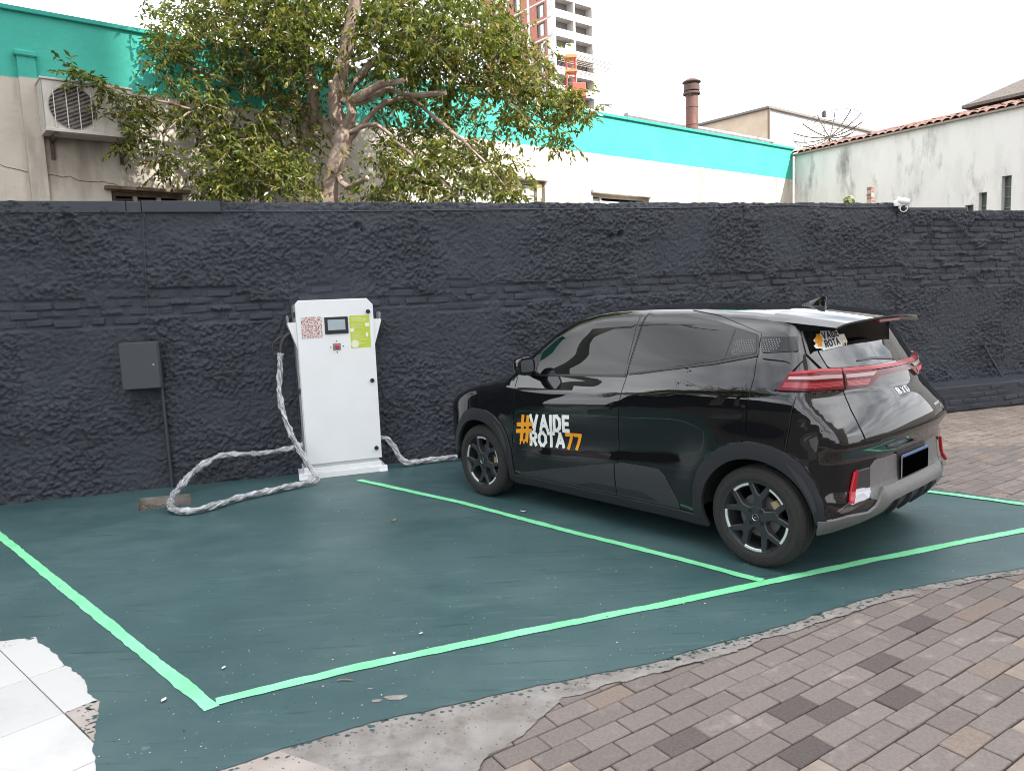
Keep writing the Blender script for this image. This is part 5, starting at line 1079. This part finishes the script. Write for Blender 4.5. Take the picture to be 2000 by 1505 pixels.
for sy in (-1, 1):
    ev = evS(sy); near = sy < 0
    patch('front_fender', ev, [fender], M_paint, car)
    fd = patch('front_door', ev, [fdoor], M_paint, car); rd_ = patch('rear_door', ev, [rdoor], M_paint, car); patch('quarter_panel', ev, [quarter], M_paint, car)
    patch('window_trim', ev, [rounded(grow(fglass, .016), .02)], M_trim, fd, .0075, th=.004); patch('window_glass', ev, [rounded(fglass, .02)], M_glass, fd, .0095, th=.003)
    patch('window_trim', ev, [rounded(grow(rglass, .014), .02)], M_trim, rd_, .0075, th=.004); patch('window_glass', ev, [rounded(rglass, .02)], M_glass, rd_, .0095, th=.003)
    patch('door_pillar_trim', ev, [[(.262, 1.462), (.288, 1.464), (.276, 1.09), (.27, 1.076), (.262, 1.076)], [(.304, 1.464), (.35, 1.462), (.382, 1.10), (.288, 1.085)]], M_glass, rd_, .0085, th=.002)
    patch('division_bar', ev, [[(1.008, 1.374), (1.022, 1.372), (1.005, 1.204), (.99, 1.20)]], M_trim, rd_, .0115, th=.003)
    patch('mirror_sail', ev, [[(-.80, 1.045), (-.625, 1.05), (-.63, 1.19), (-.66, 1.185)]], M_trim, fd, .0085, th=.004)
    qt = patch('quarter_trim', ev, [rounded(qtrim, .01)], M_glass, car, .009, th=.004)
    dm = MB(); pts = []
    for i in range(24):
        for j in range(8):
            x, z = 1.045+i*.0155+(j % 2)*.0078, 1.222+.0006*i+j*.0125
            if (inpoly(np.array([[x, z]]), inset(rglass, .012))[0] and x > 1.06-.02*j+.09*(j > 3)) or (inpoly(np.array([[x, z]]), inset(qtrim, .008))[0] and x < 1.33): pts.append((x, z))
    if pts:
        Q = ev(np.array(pts)); N_ = nrm(Q)
        for p, n_ in zip(Q, N_):
            t = np.array([1., 0, 0]); t -= n_*(t@n_); t /= np.linalg.norm(t); b_ = np.cross(n_, t); dm.add([p+n_*.0118+.0042*(math.cos(a)*t+math.sin(a)*b_) for a in np.arange(6)*math.pi/3], [tuple(range(6))])
        dm.build('dot_pattern', mat('dot_grey', (.17, .18, .19), .4), qt, recalc=False)
    # belt line chrome-like bright edge
    patch('belt_moulding', ev, [[(-.78, 1.03), (-.60, 1.032), (.27, 1.068), (.27, 1.079), (-.60, 1.043), (-.78, 1.042)]], M_trim, fd, .011, th=.005)
    patch('belt_moulding', ev, [[(.30, 1.082), (.95, 1.174), (1.215, 1.226), (1.213, 1.238), (.95, 1.186), (.30, 1.094)]], M_trim, rd_, .011, th=.005)
    blade = [(1.245, 1.214), (1.455, 1.232), (1.474, 1.226), (1.468, 1.205), (1.392, 1.058), (1.362, 1.042), (1.36, 1.06), (1.41, 1.15), (1.425, 1.19), (1.38, 1.203)]
    patch('pillar_blade', ev, [rounded(blade, .012)], M_paint, car, .016, th=.014, bd=.01)
    # lower cladding
    patch('lower_cladding', ev, [[(-.79, .252), (-.79, .268), (-.04, .432), (.196, .476), (.192, .252)]], M_grey, fd, .011, th=.007)
    rc = patch('lower_cladding', ev, [[(.203, .252), (.207, .478), (.27, .492), (.57, .492), (.62, .455), (.715, .30), (.72, .252)]], M_grey, rd_, .011, th=.007)
    patch('cladding_inset', ev, [[(-.20, .268), (-.02, .312), (.188, .318), (.187, .268)]], M_plas, fd, .0135, th=.004)
    patch('cladding_inset', ev, [[(.209, .268), (.211, .318), (.44, .318), (.55, .272)]], M_plas, rd_, .0135, th=.004)
    patch('sill', ev, [[(-.87, .178), (-.86, .245), (.84, .245), (.86, .178)]], M_plas, car, .016, th=.014)
    # wheel arch cladding
    fo = [(-.843, .18), (-.845, .30), (-.846, .43), (-.885, .555), (-.945, .64), (-1.03, .705), (-1.12, .74), (-1.30, .745), (-1.42, .70), (-1.53, .61), (-1.61, .50), (-1.665, .38), (-1.67, .25)]; fi = ring(-1.25, .3, .352, 172, -16, 30)
    patch('arch_cladding', ev, [fo+fi], M_plas, car, .017, th=.03, bd=.015)
    ro = [(1.655, .345), (1.645, .45), (1.60, .56), (1.53, .655), (1.43, .715), (1.30, .742), (1.17, .74), (1.05, .70), (.95, .625), (.885, .54), (.85, .43), (.835, .30), (.835, .18)]; ri = ring(1.25, .3, .352, 200, 4, 30)
    patch('arch_cladding', ev, [ro+ri], M_plas, car, .017, th=.03, bd=.015)
    patch('arch_rib', ev, [[(1.452, .655), (1.545, .575), (1.60, .475), (1.617, .40), (1.60, .395), (1.572, .47), (1.515, .56)]], M_grey, car, .0205, th=.005)
    patch('arch_rib', ev, [[(-1.02, .66), (-.93, .575), (-.89, .47), (-.895, .42), (-.91, .45), (-.955, .555)]], M_grey, car, .0205, th=.005)
    # handles
    for dr_, x0, z0 in ((fd, .085, .845), (rd_, 1.08, .905)):
        hp = [(x0-.115, z0-.045), (x0+.10, z0-.030), (x0+.112, z0+.045), (x0-.07, z0+.035)]
        patch('handle_cup', ev, [rounded(hp, .025)], M_trim, dr_, .0062, th=.002)
        patch('handle', ev, [rounded([(x0-.118, z0-.015), (x0-.085, z0+.040), (x0+.115, z0+.052), (x0+.112, z0+.010), (x0-.08, z0-.008)], .018)], M_paint, dr_, .022, th=.012, step=.02, bd=.01)
        patch('handle_rim', ev, [rounded(grow(hp, .006), .03)], M_paint, dr_, .0075, th=.003, exc=[rounded(hp, .025)], bd=.012)
    # rear bumper reflector and glossy black corner piece, metallic grey imitating its sky reflection
    R_ = lambda l: [(math.radians(t)*K*(-sy), z) for t, z in l]
    patch('corner_insert', evR, [R_([(37.2, .60), (30.5, .605), (31.0, .47), (33, .435), (43, .395), (44, .41), (40.5, .45)])], mat('sky_sheen_gloss', (.28, .28, .30), .10, metal=1), car, .012, th=.01, bd=.012)
    patch('reflector', evR, [R_([(40.8, .445), (38.0, .60), (36.6, .61), (38.6, .46), (39.6, .44)])], M_red, car, .022, th=.014, bd=.01)
    patch('fuel_seam' if False else 'bumper_seam', evS(sy), [[(1.437, .70), (1.441, .70), (1.489, 1.02), (1.484, 1.02), (1.466, .90)]], M_trim, car, .0056, th=.002)
    # wheel well
    for cx in (-1.25, 1.25):
        m2 = MB(); m2.lathe([(.372, .42*sy), (.380, .80*sy)], 'y', (cx, 0, .3), 40); m2.lathe([(.001, .44*sy), (.378, .44*sy)], 'y', (cx, 0, .3), 40); ob = m2.build('wheel_well', mat('well_black', (.006, .006, .006), .9), car)
        me = ob.data; bm = bmesh.new(); bm.from_mesh(me); bmesh.ops.delete(bm, geom=[f for f in bm.faces if f.calc_center_median().z < .285], context='FACES'); bm.to_mesh(me); bm.free()
    # mirror
    mb = MB(); c = (-.60, sy*.915, 1.122); V = []; nn, mm = 20, 12
    for i in range(mm+1):
        p = -math.pi/2+math.pi*i/mm
        for j in range(nn):
            t = 2*math.pi*j/nn; se = lambda v, e: math.copysign(abs(v)**e, v)
            x = se(math.cos(p), .7)*se(math.cos(t), .75)*.07; y = se(math.cos(p), .7)*se(math.sin(t), .75)*.088; z = se(math.sin(p), .7)*.068
            if x > .03: x = .03
            V.append((c[0]+x-.25*abs(y)*(1 if y*sy > 0 else .2)*0, c[1]+y, c[2]+z))
    mb.add(V, [(i*nn+j, i*nn+(j+1) % nn, (i+1)*nn+(j+1) % nn, (i+1)*nn+j) for i in range(mm) for j in range(nn)]); mi_ = mb.build('door_mirror', M_paint, car, True)
    mb = MB(); mb.prism(rounded([(-.062, -.045), (.062, -.045), (.066, .0), (.058, .046), (-.058, .046)], .03), lambda u, v, w: (c[0]+w, c[1]+u, c[2]+v), .028, .0325); mb.build('mirror_glass', mat('mirror_silver', (.55, .57, .6), .03, metal=1), mi_)
    mb = MB(); mb.tube([(-.66, sy*.79, 1.055), (-.62, sy*.86, 1.075)], [.03, .022], 10); mb.build('mirror_foot', M_trim, mi_)
# windscreen, bonnet lines
patch('windscreen', evT, [rounded([(-.985, -.60), (-.40, -.53), (-.36, 0), (-.40, .53), (-.985, .60), (-1.02, 0)], .05)], M_glass, car, .004, .05, .004)
patch('bonnet', evT, [rounded([(-1.80, -.42), (-1.62, -.60), (-1.05, -.68), (-1.03, 0), (-1.05, .68), (-1.62, .60), (-1.80, .42), (-1.84, 0)], .05)], M_paint, car, .005, .05, .008)
# rear
Rr = lambda l: [(math.radians(t)*K, z) for t, z in l]
sym = lambda l: l+[(-t, z) for t, z in l[::-1]]
hatch_low = sym([(37.0, 1.16), (36.9, 1.035), (36.5, .93), (35.2, .83), (34.2, .782), (20, .775)])
patch('tailgate', evR, [Rr(hatch_low)], M_paint, car, .005)
bump_p = sym([(53.5, 1.025), (55.4, .89), (56.6, .78), (54.5, .70), (50.5, .60), (47.0, .48), (45.6, .40), (45.2, .36), (30, .355)])
bump_in = [(37.5, 1.06), (37.1, .93), (35.8, .83), (34.8, .777), (20, .769), (-20, .769), (-34.8, .777), (-35.8, .83), (-37.1, .93), (-37.5, 1.06)]
bp_ = patch('rear_bumper', evR, [Rr(bump_p)], M_paint, car, .005, exc=[Rr(bump_in)])
patch('rear_window', evR, [rounded(Rr(sym([(43.2, 1.405), (44.6, 1.33), (44.2, 1.24), (41.8, 1.158), (25, 1.150)])), .02)], M_rglass, car, .008, th=.004)
wp = patch('wiper', evR, [Rr([(-3, 1.168), (14, 1.19), (26, 1.183), (26, 1.176), (14, 1.178), (-3, 1.158)])], M_trim, car, .014, th=.01)
# lamp bar
lb = sym([(59.6, 1.046), (55.2, 1.142), (46, 1.152), (37, 1.142), (20, 1.138)])
lamp_out = [(59.6, 1.046), (55.2, 1.142), (46, 1.152), (37, 1.144), (19.6, 1.138), (0, 1.136), (-19.6, 1.138), (-37, 1.144), (-46, 1.152), (-55.2, 1.142), (-59.6, 1.046), (-46.7, 1.046), (-37, 1.04), (-24, 1.036), (-17, 1.085), (0, 1.087), (17, 1.085), (24, 1.036), (37, 1.04), (46.7, 1.046)]
lamp = patch('tail_lamp', evR, [Rr(lamp_out)], M_dred, car, .020, th=.018, bd=.012)
patch('light_bar', evR, [Rr([(55.6, 1.128), (55.0, 1.142), (46, 1.152), (37, 1.144), (19.6, 1.137), (0, 1.135), (-19.6, 1.137), (-37, 1.144), (-46, 1.152), (-55, 1.142), (-55.6, 1.128), (-46, 1.136), (-37, 1.128), (-19.6, 1.122), (0, 1.120), (19.6, 1.122), (37, 1.128), (46, 1.136)])], M_red, lamp, .0235, th=.004, bd=.012)
for s in (1, -1):
    g_ = lambda l: Rr([(s*t, z) for t, z in l])
    patch('indicator_lens', evR, [g_([(55.9, 1.102), (55.5, 1.117), (46, 1.122), (38, 1.117), (38, 1.100), (46, 1.104)])], M_clear, lamp, .0232, th=.004, bd=.012)
    patch('indicator_lens', evR, [g_([(36.2, 1.116), (22, 1.112), (18.5, 1.113), (21.5, 1.094), (36.2, 1.098)])], M_clear, lamp, .0232, th=.004, bd=.012)
    # honeycomb brake segment: small raised studs
    base = patch('brake_segment', evR, [g_([(57.8, 1.058), (56.8, 1.086), (46, 1.088), (38, 1.086), (38, 1.056), (46.7, 1.060)]), g_([(36.2, 1.084), (23.6, 1.079), (25.5, 1.050), (36.2, 1.055)])], mat('brake_red', (.22, .004, .012), .2, coat=1), lamp, .0225, th=.003, bd=.012)
    st_ = MB(); q = []
    for j in range(4):
        for i in range(46):
            t = 57.4-i*.72-(j % 2)*.36
            if 36.2 < t < 38.2 or t < 25: continue
            q.append((math.radians(s*t)*K, 1.0605+j*.0070+.0*(i)))
    Q = evR(np.array(q)); N_ = nrm(Q)
    for p, n_ in zip(Q, N_):
        t_ = np.cross((0, 0, 1), n_); t_ /= np.linalg.norm(t_); b_ = np.cross(n_, t_); st_.add([p+n_*.0232+.0032*(math.cos(a)*t_+math.sin(a)*b_) for a in np.arange(4)*math.pi/2]+[p+n_*.0262], [(0, 1, 4), (1, 2, 4), (2, 3, 4), (3, 0, 4)])
    st_.build('lens_studs', mat('bright_red_stud', (.62, .02, .05), .15, coat=1), base, recalc=False)
    patch('lamp_seam', evR, [g_([(37.2, 1.036), (36.75, 1.036), (36.75, 1.148), (37.2, 1.148)])], M_trim, lamp, .0262, th=.004)
# grey lower centre, plate, lip
gp_ = patch('bumper_centre', evR, [Rr(sym([(27.5, .640), (30.0, .61), (31.5, .44), (28, .42)]))], M_silver, car, .009, th=.006)
patch('bumper_lip', evR, [Rr(sym([(48.5, .345), (41.3, .380), (32.5, .370), (29.5, .392), (25.2, .478), (12, .482)])+[(-48.5, .262), (-42.6, .282), (-31, .302), (-25, .345), (-20, .398), (-12, .408), (12, .408), (20, .398), (25, .345), (31, .302), (42.6, .282), (48.5, .262)])], M_silver, car, .020, th=.026, bd=.015, lift=lambda u, z: .022*max(0, 1-abs(z-.44)/.05)*(1 if abs(u) < math.radians(26)*K else 0))
patch('valance', evR, [Rr([(40, .285), (31, .30), (25, .345), (20, .40), (12, .41), (-12, .41), (-20, .40), (-25, .345), (-31, .30), (-40, .285), (-34, .235), (-20, .25), (0, .26), (20, .25), (34, .235)])], M_plas, car, .010, th=.02)
for t in (-16, -6, 6, 16):
    patch('diffuser_fin', evR, [Rr([(t-.5, .40), (t+.5, .40), (t+.5, .30), (t-.5, .30)])], M_plas, car, .026, th=.02)
pl_ = patch('plate_holder', evR, [Rr([(13.2, .648), (-13.0, .648), (-13.0, .478), (13.2, .478)])], M_plas, car, .016, th=.01)
mb = MB(); mb.box((1.812, 0, .562), (.006, .40, .135), .002); plt_ = mb.build('licence_plate', mat('plate_rim_grey', (.25, .25, .25), .5), pl_)
mb = MB(); mb.box((1.8155, 0, .556), (.003, .392, .116), .001); mb.build('blacked_out_field', mat('plate_black', (.001, .001, .001), .9, spec=.0), plt_)
mb = MB(); mb.box((1.8155, 0, .622), (.003, .392, .012), .0005); mb.build('blue_strip', mat('plate_blue', (.04, .12, .35), .5), plt_)
for pts in (Rr([(34.6, .7775), (20, .7715), (-20, .7715), (-34.6, .7775), (-34.6, .7735), (-20, .7675), (20, .7675), (34.6, .7735)]),): patch('tailgate_gap', evR, [pts], M_trim, car, .0056, th=.002)
# badges
pg1, w1 = text2d('BYD', .034, .15, -.0, .966, .22, 1.9); pg1 = [[(x-w1/2, z) for x, z in p] for p in pg1]
patch('badge', evRt, pg1, M_chr, car, .0095, .03, .004, bd=.02)
for k in range(6): patch('small_badge', evRt, [[(.300+k*.020, .848), (.314+k*.020, .848), (.314+k*.020, .862), (.300+k*.020, .862)]], M_chr, car, .008, .03, .002)
patch('small_badge', evRt, [[(.39, .824), (.413, .824), (.413, .834), (.39, .834)]], M_chr, car, .008, .03, .002)
# spoiler
def spoiler():
    ys = np.linspace(-.60, .60, 61); ts = np.linspace(0, 1, 22); V = []; n = len(ts)
    for top_ in (1, 0):
        for y in ys:
            xt = 1.672-.20*abs(y)**2.2; x0 = 1.20
            for t in ts:
                x = x0+(xt-x0)*t; z = float(_ZT(np.array(x)))-.118*y*y-.9*max(abs(y)-.50, 0)**1.5*(1-.55*t)+.006-.004*t
                if not top_: z -= np.interp(x, [1.2, 1.40, 1.46, xt-.02, xt], [.045, .045, .034, .018, .010])
                V.append((x, y, z))
    m = len(ys); Fc = []
    for s in (0, 1):
        b = s*m*n
        for i in range(m-1):
            for j in range(n-1): Fc.append((b+i*n+j, b+(i+1)*n+j, b+(i+1)*n+j+1, b+i*n+j+1))
    for i in range(m-1): Fc.append((i*n+n-1, (i+1)*n+n-1, m*n+(i+1)*n+n-1, m*n+i*n+n-1))
    for j in range(n-1): Fc += [(j, j+1, m*n+j+1, m*n+j), ((m-1)*n+j, (m-1)*n+j+1, m*n+(m-1)*n+j+1, m*n+(m-1)*n+j)]
    mb = MB(); mb.add(V, Fc); sp = mb.build('roof_spoiler', M_paint, car, True)
    mb = MB(); zt = float(_ZT(np.array(1.65)))-.028
    mb.box((1.640, 0, zt), (.035, .30, .022), .005); mb.build('high_brake_light', mat('dull_red_lens', (.22, .02, .03), .25, coat=.6), sp)
    # side fins linking spoiler and rear window
    for sy in (-1, 1):
        patch('window_side_fin', evR, [[(-sy*math.radians(t)*K, z) for t, z in ((43.6, 1.41), (45.2, 1.33), (44.9, 1.24), (42.4, 1.155), (44.5, 1.155), (49.5, 1.24), (50, 1.33), (49.5, 1.40))]], M_paint, car, .010, th=.01)
    patch('roof_seam', evT, [[(1.292, -.54), (1.298, -.54), (1.325, 0), (1.298, .54), (1.292, .54), (1.319, 0)]], M_trim, car, .0075, th=.004, bd=.03) if False else None
spoiler()
mb = MB(); V = []
for k, (x, h, w_) in enumerate([(1.10, .0, .004), (1.13, .008, .020), (1.17, .020, .024), (1.205, .042, .020), (1.235, .060, .013), (1.268, .062, .010), (1.262, .03, .018), (1.265, .0, .022)]):
    z0 = float(_ZT(np.array(min(x, 1.26))))-.004
    for s in (-1, 1): V += [(x, s*w_, z0), (x-.0, s*w_*.25, z0+h+.006)]
mb.add(*hull(V)); af = mb.build('shark_fin_antenna', M_paint, car)
# ------------------------------------------------------------------ door lettering
def warp(polys, o, du, dv): return [[(o[0]+du[0]*x+dv[0]*z, o[1]+du[1]*x+dv[1]*z) for x, z in p] for p in polys]
evN = evS(-1); du = (.998, .062); dv = (.09, 1)
fdn = [o for o in car.children if o.name.startswith('front_door')][0]
p_, w_ = text2d('VAIDE', .128, .225, 0, 0, .075, 1.03); patch('white_letters', evN, warp(p_, (-.632, .622), du, dv), M_white_v, fdn, .0075, .03, 0, bd=.03)
p_, w_ = text2d('ROTA', .122, .225, 0, 0, .075, 1.06); patch('white_letters', evN, warp(p_, (-.650, .498), du, dv), M_white_v, fdn, .0075, .03, 0, bd=.03)
p_, w_ = text2d('77', .128, .215, 0, 0, .06, 1.12); patch('orange_letters', evN, warp(p_, (-.268, .515), du, dv), M_or, fdn, .0088, .03, 0, bd=.03)
p_, w_ = text2d('#', .19, .17, 0, 0, 0, 1.12)
for dx in (.0, .035, .07, .10): p_ += stroke([(.045+dx, -.0), (.042+dx, -.03+.012*((dx*100) % 3))], .014)
patch('orange_hash_mark', evN, warp(p_, (-.785, .535), du, dv), M_or, fdn, .0088, .03, 0, bd=.03)
# rear window sticker
du2 = (.99, .10); dv2 = (.0, 1)
ol = [(-.03, .005), (.0, .0), (.01, -.012), (.16, -.012), (.165, .0), (.215, .0), (.22, .045), (.17, .05), (.165, .092), (.03, .092), (.02, .075), (-.005, .07), (-.035, .05), (-.025, .03), (-.04, .02)]
stk = patch('window_sticker', evRt, warp([ol], (-.565, 1.262), du2, dv2), M_white_v, car, .0115, .03, 0, bd=.03)
p_, w_ = text2d('VAIDE', .042, .21, 0, 0, .08, 1.0); patch('black_letters', evRt, warp(p_, (-.537, 1.306), du2, dv2), M_blkv, stk, .0127, .03, 0, bd=.03)
p_, w_ = text2d('ROTA', .040, .21, 0, 0, .08, 1.0); patch('black_letters', evRt, warp(p_, (-.535, 1.263), du2, dv2), M_blkv, stk, .0127, .03, 0, bd=.03)
p_, w_ = text2d('77', .040, .2, 0, 0, .08, 1.0); patch('pale_letters', evRt, warp(p_, (-.405, 1.264), du2, dv2), mat('pale_orange_vinyl', (.80, .62, .40), .5), stk, .0127, .03, 0, bd=.03)
p_, w_ = text2d('#', .058, .24, 0, 0, 0, 1.0); patch('orange_hash_mark', evRt, warp(p_, (-.59, 1.275), du2, dv2), M_or, stk, .0132, .03, 0, bd=.03)
# ------------------------------------------------------------------ wheels
def wheel_parts():
    parts = []
    mb = MB(); pr = [(.203, -.072), (.215, -.083), (.235, -.0885), (.262, -.088), (.283, -.080), (.295, -.064), (.2985, -.05)]
    for y in (-.034, -.004, .026):
        pr += [(.2990, y-.008), (.2925, y-.006), (.2925, y+.006), (.2990, y+.008)]
    pr += [(.2985, .05), (.295, .064), (.283, .080), (.262, .088), (.235, .0885), (.215, .083), (.203, .072)]
    mb.lathe(pr, 'y', n=72); parts.append(('tyre', mb, M_tyre, True, None))
    for r_ in ((.2345,), (.2700,)):
        m1 = MB(); m1.tube([(r_[0]*math.cos(a), -.0885 if r_[0] < .25 else -.0862, r_[0]*math.sin(a)) for a in np.linspace(0, 2*math.pi, 73)], .0016, 5, cap=False); parts.append(('sidewall_ring', m1, M_tyre, True, 'tyre'))
    mb = MB(); mb.lathe([(.206, -.074), (.2145, -.0815), (.2155, -.079), (.214, -.074)], 'y', n=72); mb.lathe([(.2145, -.0815), (.2075, -.0815), (.200, -.066), (.190, -.050), (.184, .0), (.190, .07), (.206, .078)], 'y', n=72); parts.append(('rim', mb, M_rim, True, None))
    fr_ = lambda u, v, w: (u, -w, v)
    for k in range(5):
        a = math.radians(84-72*k); ca, sa = math.cos(a), math.sin(a); rot = lambda p: (p[0]*ca-p[1]*sa, p[0]*sa+p[1]*ca)
        mb = MB(); mb.prism([rot(p) for p in ((.02, -.034), (.095, -.027), (.126, -.030), (.142, 0), (.126, .030), (.095, .027), (.02, .034))], fr_, .025, .0700, .004)
        for s in (1, -1):
            e0 = (.112, s*.010); e1 = (.205*math.cos(math.radians(17.5)), s*.205*math.sin(math.radians(17.5))); d = np.array(e1)-e0; d /= np.linalg.norm(d); nn = np.array([-d[1], d[0]])
            q = [np.array(e0)-d*.012+nn*.018, np.array(e0)-d*.012-nn*.018, np.array(e1)-nn*.0165, np.array(e1)+nn*.0165]; mb.prism([rot(p) for p in (q if s > 0 else q[::-1])], fr_, .03, .0692-.0006*(s > 0), .004)
        parts.append(('spoke', mb, M_rim, False, None))
        c = 84-36-72*k; mb = MB(); outer = ring(0, 0, .2135, c-16, c+16, 10); inner = ring(0, 0, .190, c+16, c-16, 10); mb.prism(outer+inner, fr_, .055, .0745, .0015); parts.append(('machined_arc', mb, M_mach, False, None))
        mb = MB(); mb.prism(ring(0, 0, .1935, c-16.5, c+16.5, 10)+ring(0, 0, .184, c+16.5, c-16.5, 10), fr_, .02, .066); parts.append(('arc_step', mb, M_rim, False, None))
    mb = MB(); mb.lathe([(.001, -.0708), (.062, -.0708), (.068, -.066), (.072, -.03)], 'y', n=48); parts.append(('hub', mb, M_rim, 'auto', None))
    for k in range(4):
        a = math.radians(50+90*k); mb = MB(); mb.lathe([(.0005, -.0712), (.0125, -.0714), (.0138, -.0718), (.0145, -.069)], 'y', (.050*math.cos(a), 0, .050*math.sin(a)), 16); parts.append(('bolt_hole', mb, mat('bolt_black', (.006, .006, .007), .5), 'auto', 'hub'))
    mb = MB(); mb.lathe([(.0005, -.078), (.019, -.078), (.021, -.076), (.021, -.064)], 'y', n=32); parts.append(('centre_cap', mb, M_trim, 'auto', 'hub'))
    mb = MB(); mb.lathe([(.0175, -.0783), (.0185, -.0795), (.0205, -.0792), (.021, -.0775)], 'y', n=32); parts.append(('cap_ring', mb, M_chr, True, 'hub'))
    mb = MB(); mb.box((0, -.0785, 0), (.018, .001, .004)); mb.box((-.005, -.0786, 0), (.003, .001, .009)); mb.box((.004, -.0787, 0), (.003, .001, .008)); parts.append(('cap_emblem', mb, M_chr, False, 'hub'))
    mb = MB(); mb.lathe([(.05, -.018), (.128, -.018), (.130, -.012), (.128, -.004), (.05, -.004)], 'y', n=48); parts.append(('brake_disc', mb, mat('disc_steel', (.20, .19, .18), .4, metal=.8), 'auto', None))
    a = math.radians(38); mb = MB(); c_ = (.132*math.cos(a), -.02, .132*math.sin(a)); mb.add(*hull([(c_[0]+p[0]*.03, c_[1]+p[1]*.022, c_[2]+p[2]*.032) for p in [(1, 1, .3), (1, -1, .2), (-1, 1, .5), (-1, -1, .4), (.3, 1, 1), (.2, -1, .9), (.1, 1, -1), (0, -1, -1), (-.8, .5, -.7)]])); parts.append(('caliper', mb, mat('brass_bracket', (.42, .34, .20), .45, metal=.4), False, None))
    return parts
WP = wheel_parts(); WM = []
for i, (nm, mb, m, sm, par) in enumerate(WP):
    o = mb.build(nm, m, None, sm); WM.append((nm, o.data, par)); bpy.data.objects.remove(o)
for (cx, sy, rot) in ((1.25, -1, 0), (-1.25, -1, -30), (1.25, 1, 20), (-1.25, 1, 5)):
    w0 = bpy.data.objects.new('wheel', None); COL.objects.link(w0); w0.parent = car; w0.location = (cx, sy*.757, .2985); w0.rotation_euler = (0, math.radians(-rot)*1, 0 if sy < 0 else math.pi); w0.empty_display_size = .05
    made = {}
    for nm, me, par in WM:
        o = obj(nm, me, w0); 
        if par is None and nm not in made: made[nm] = o
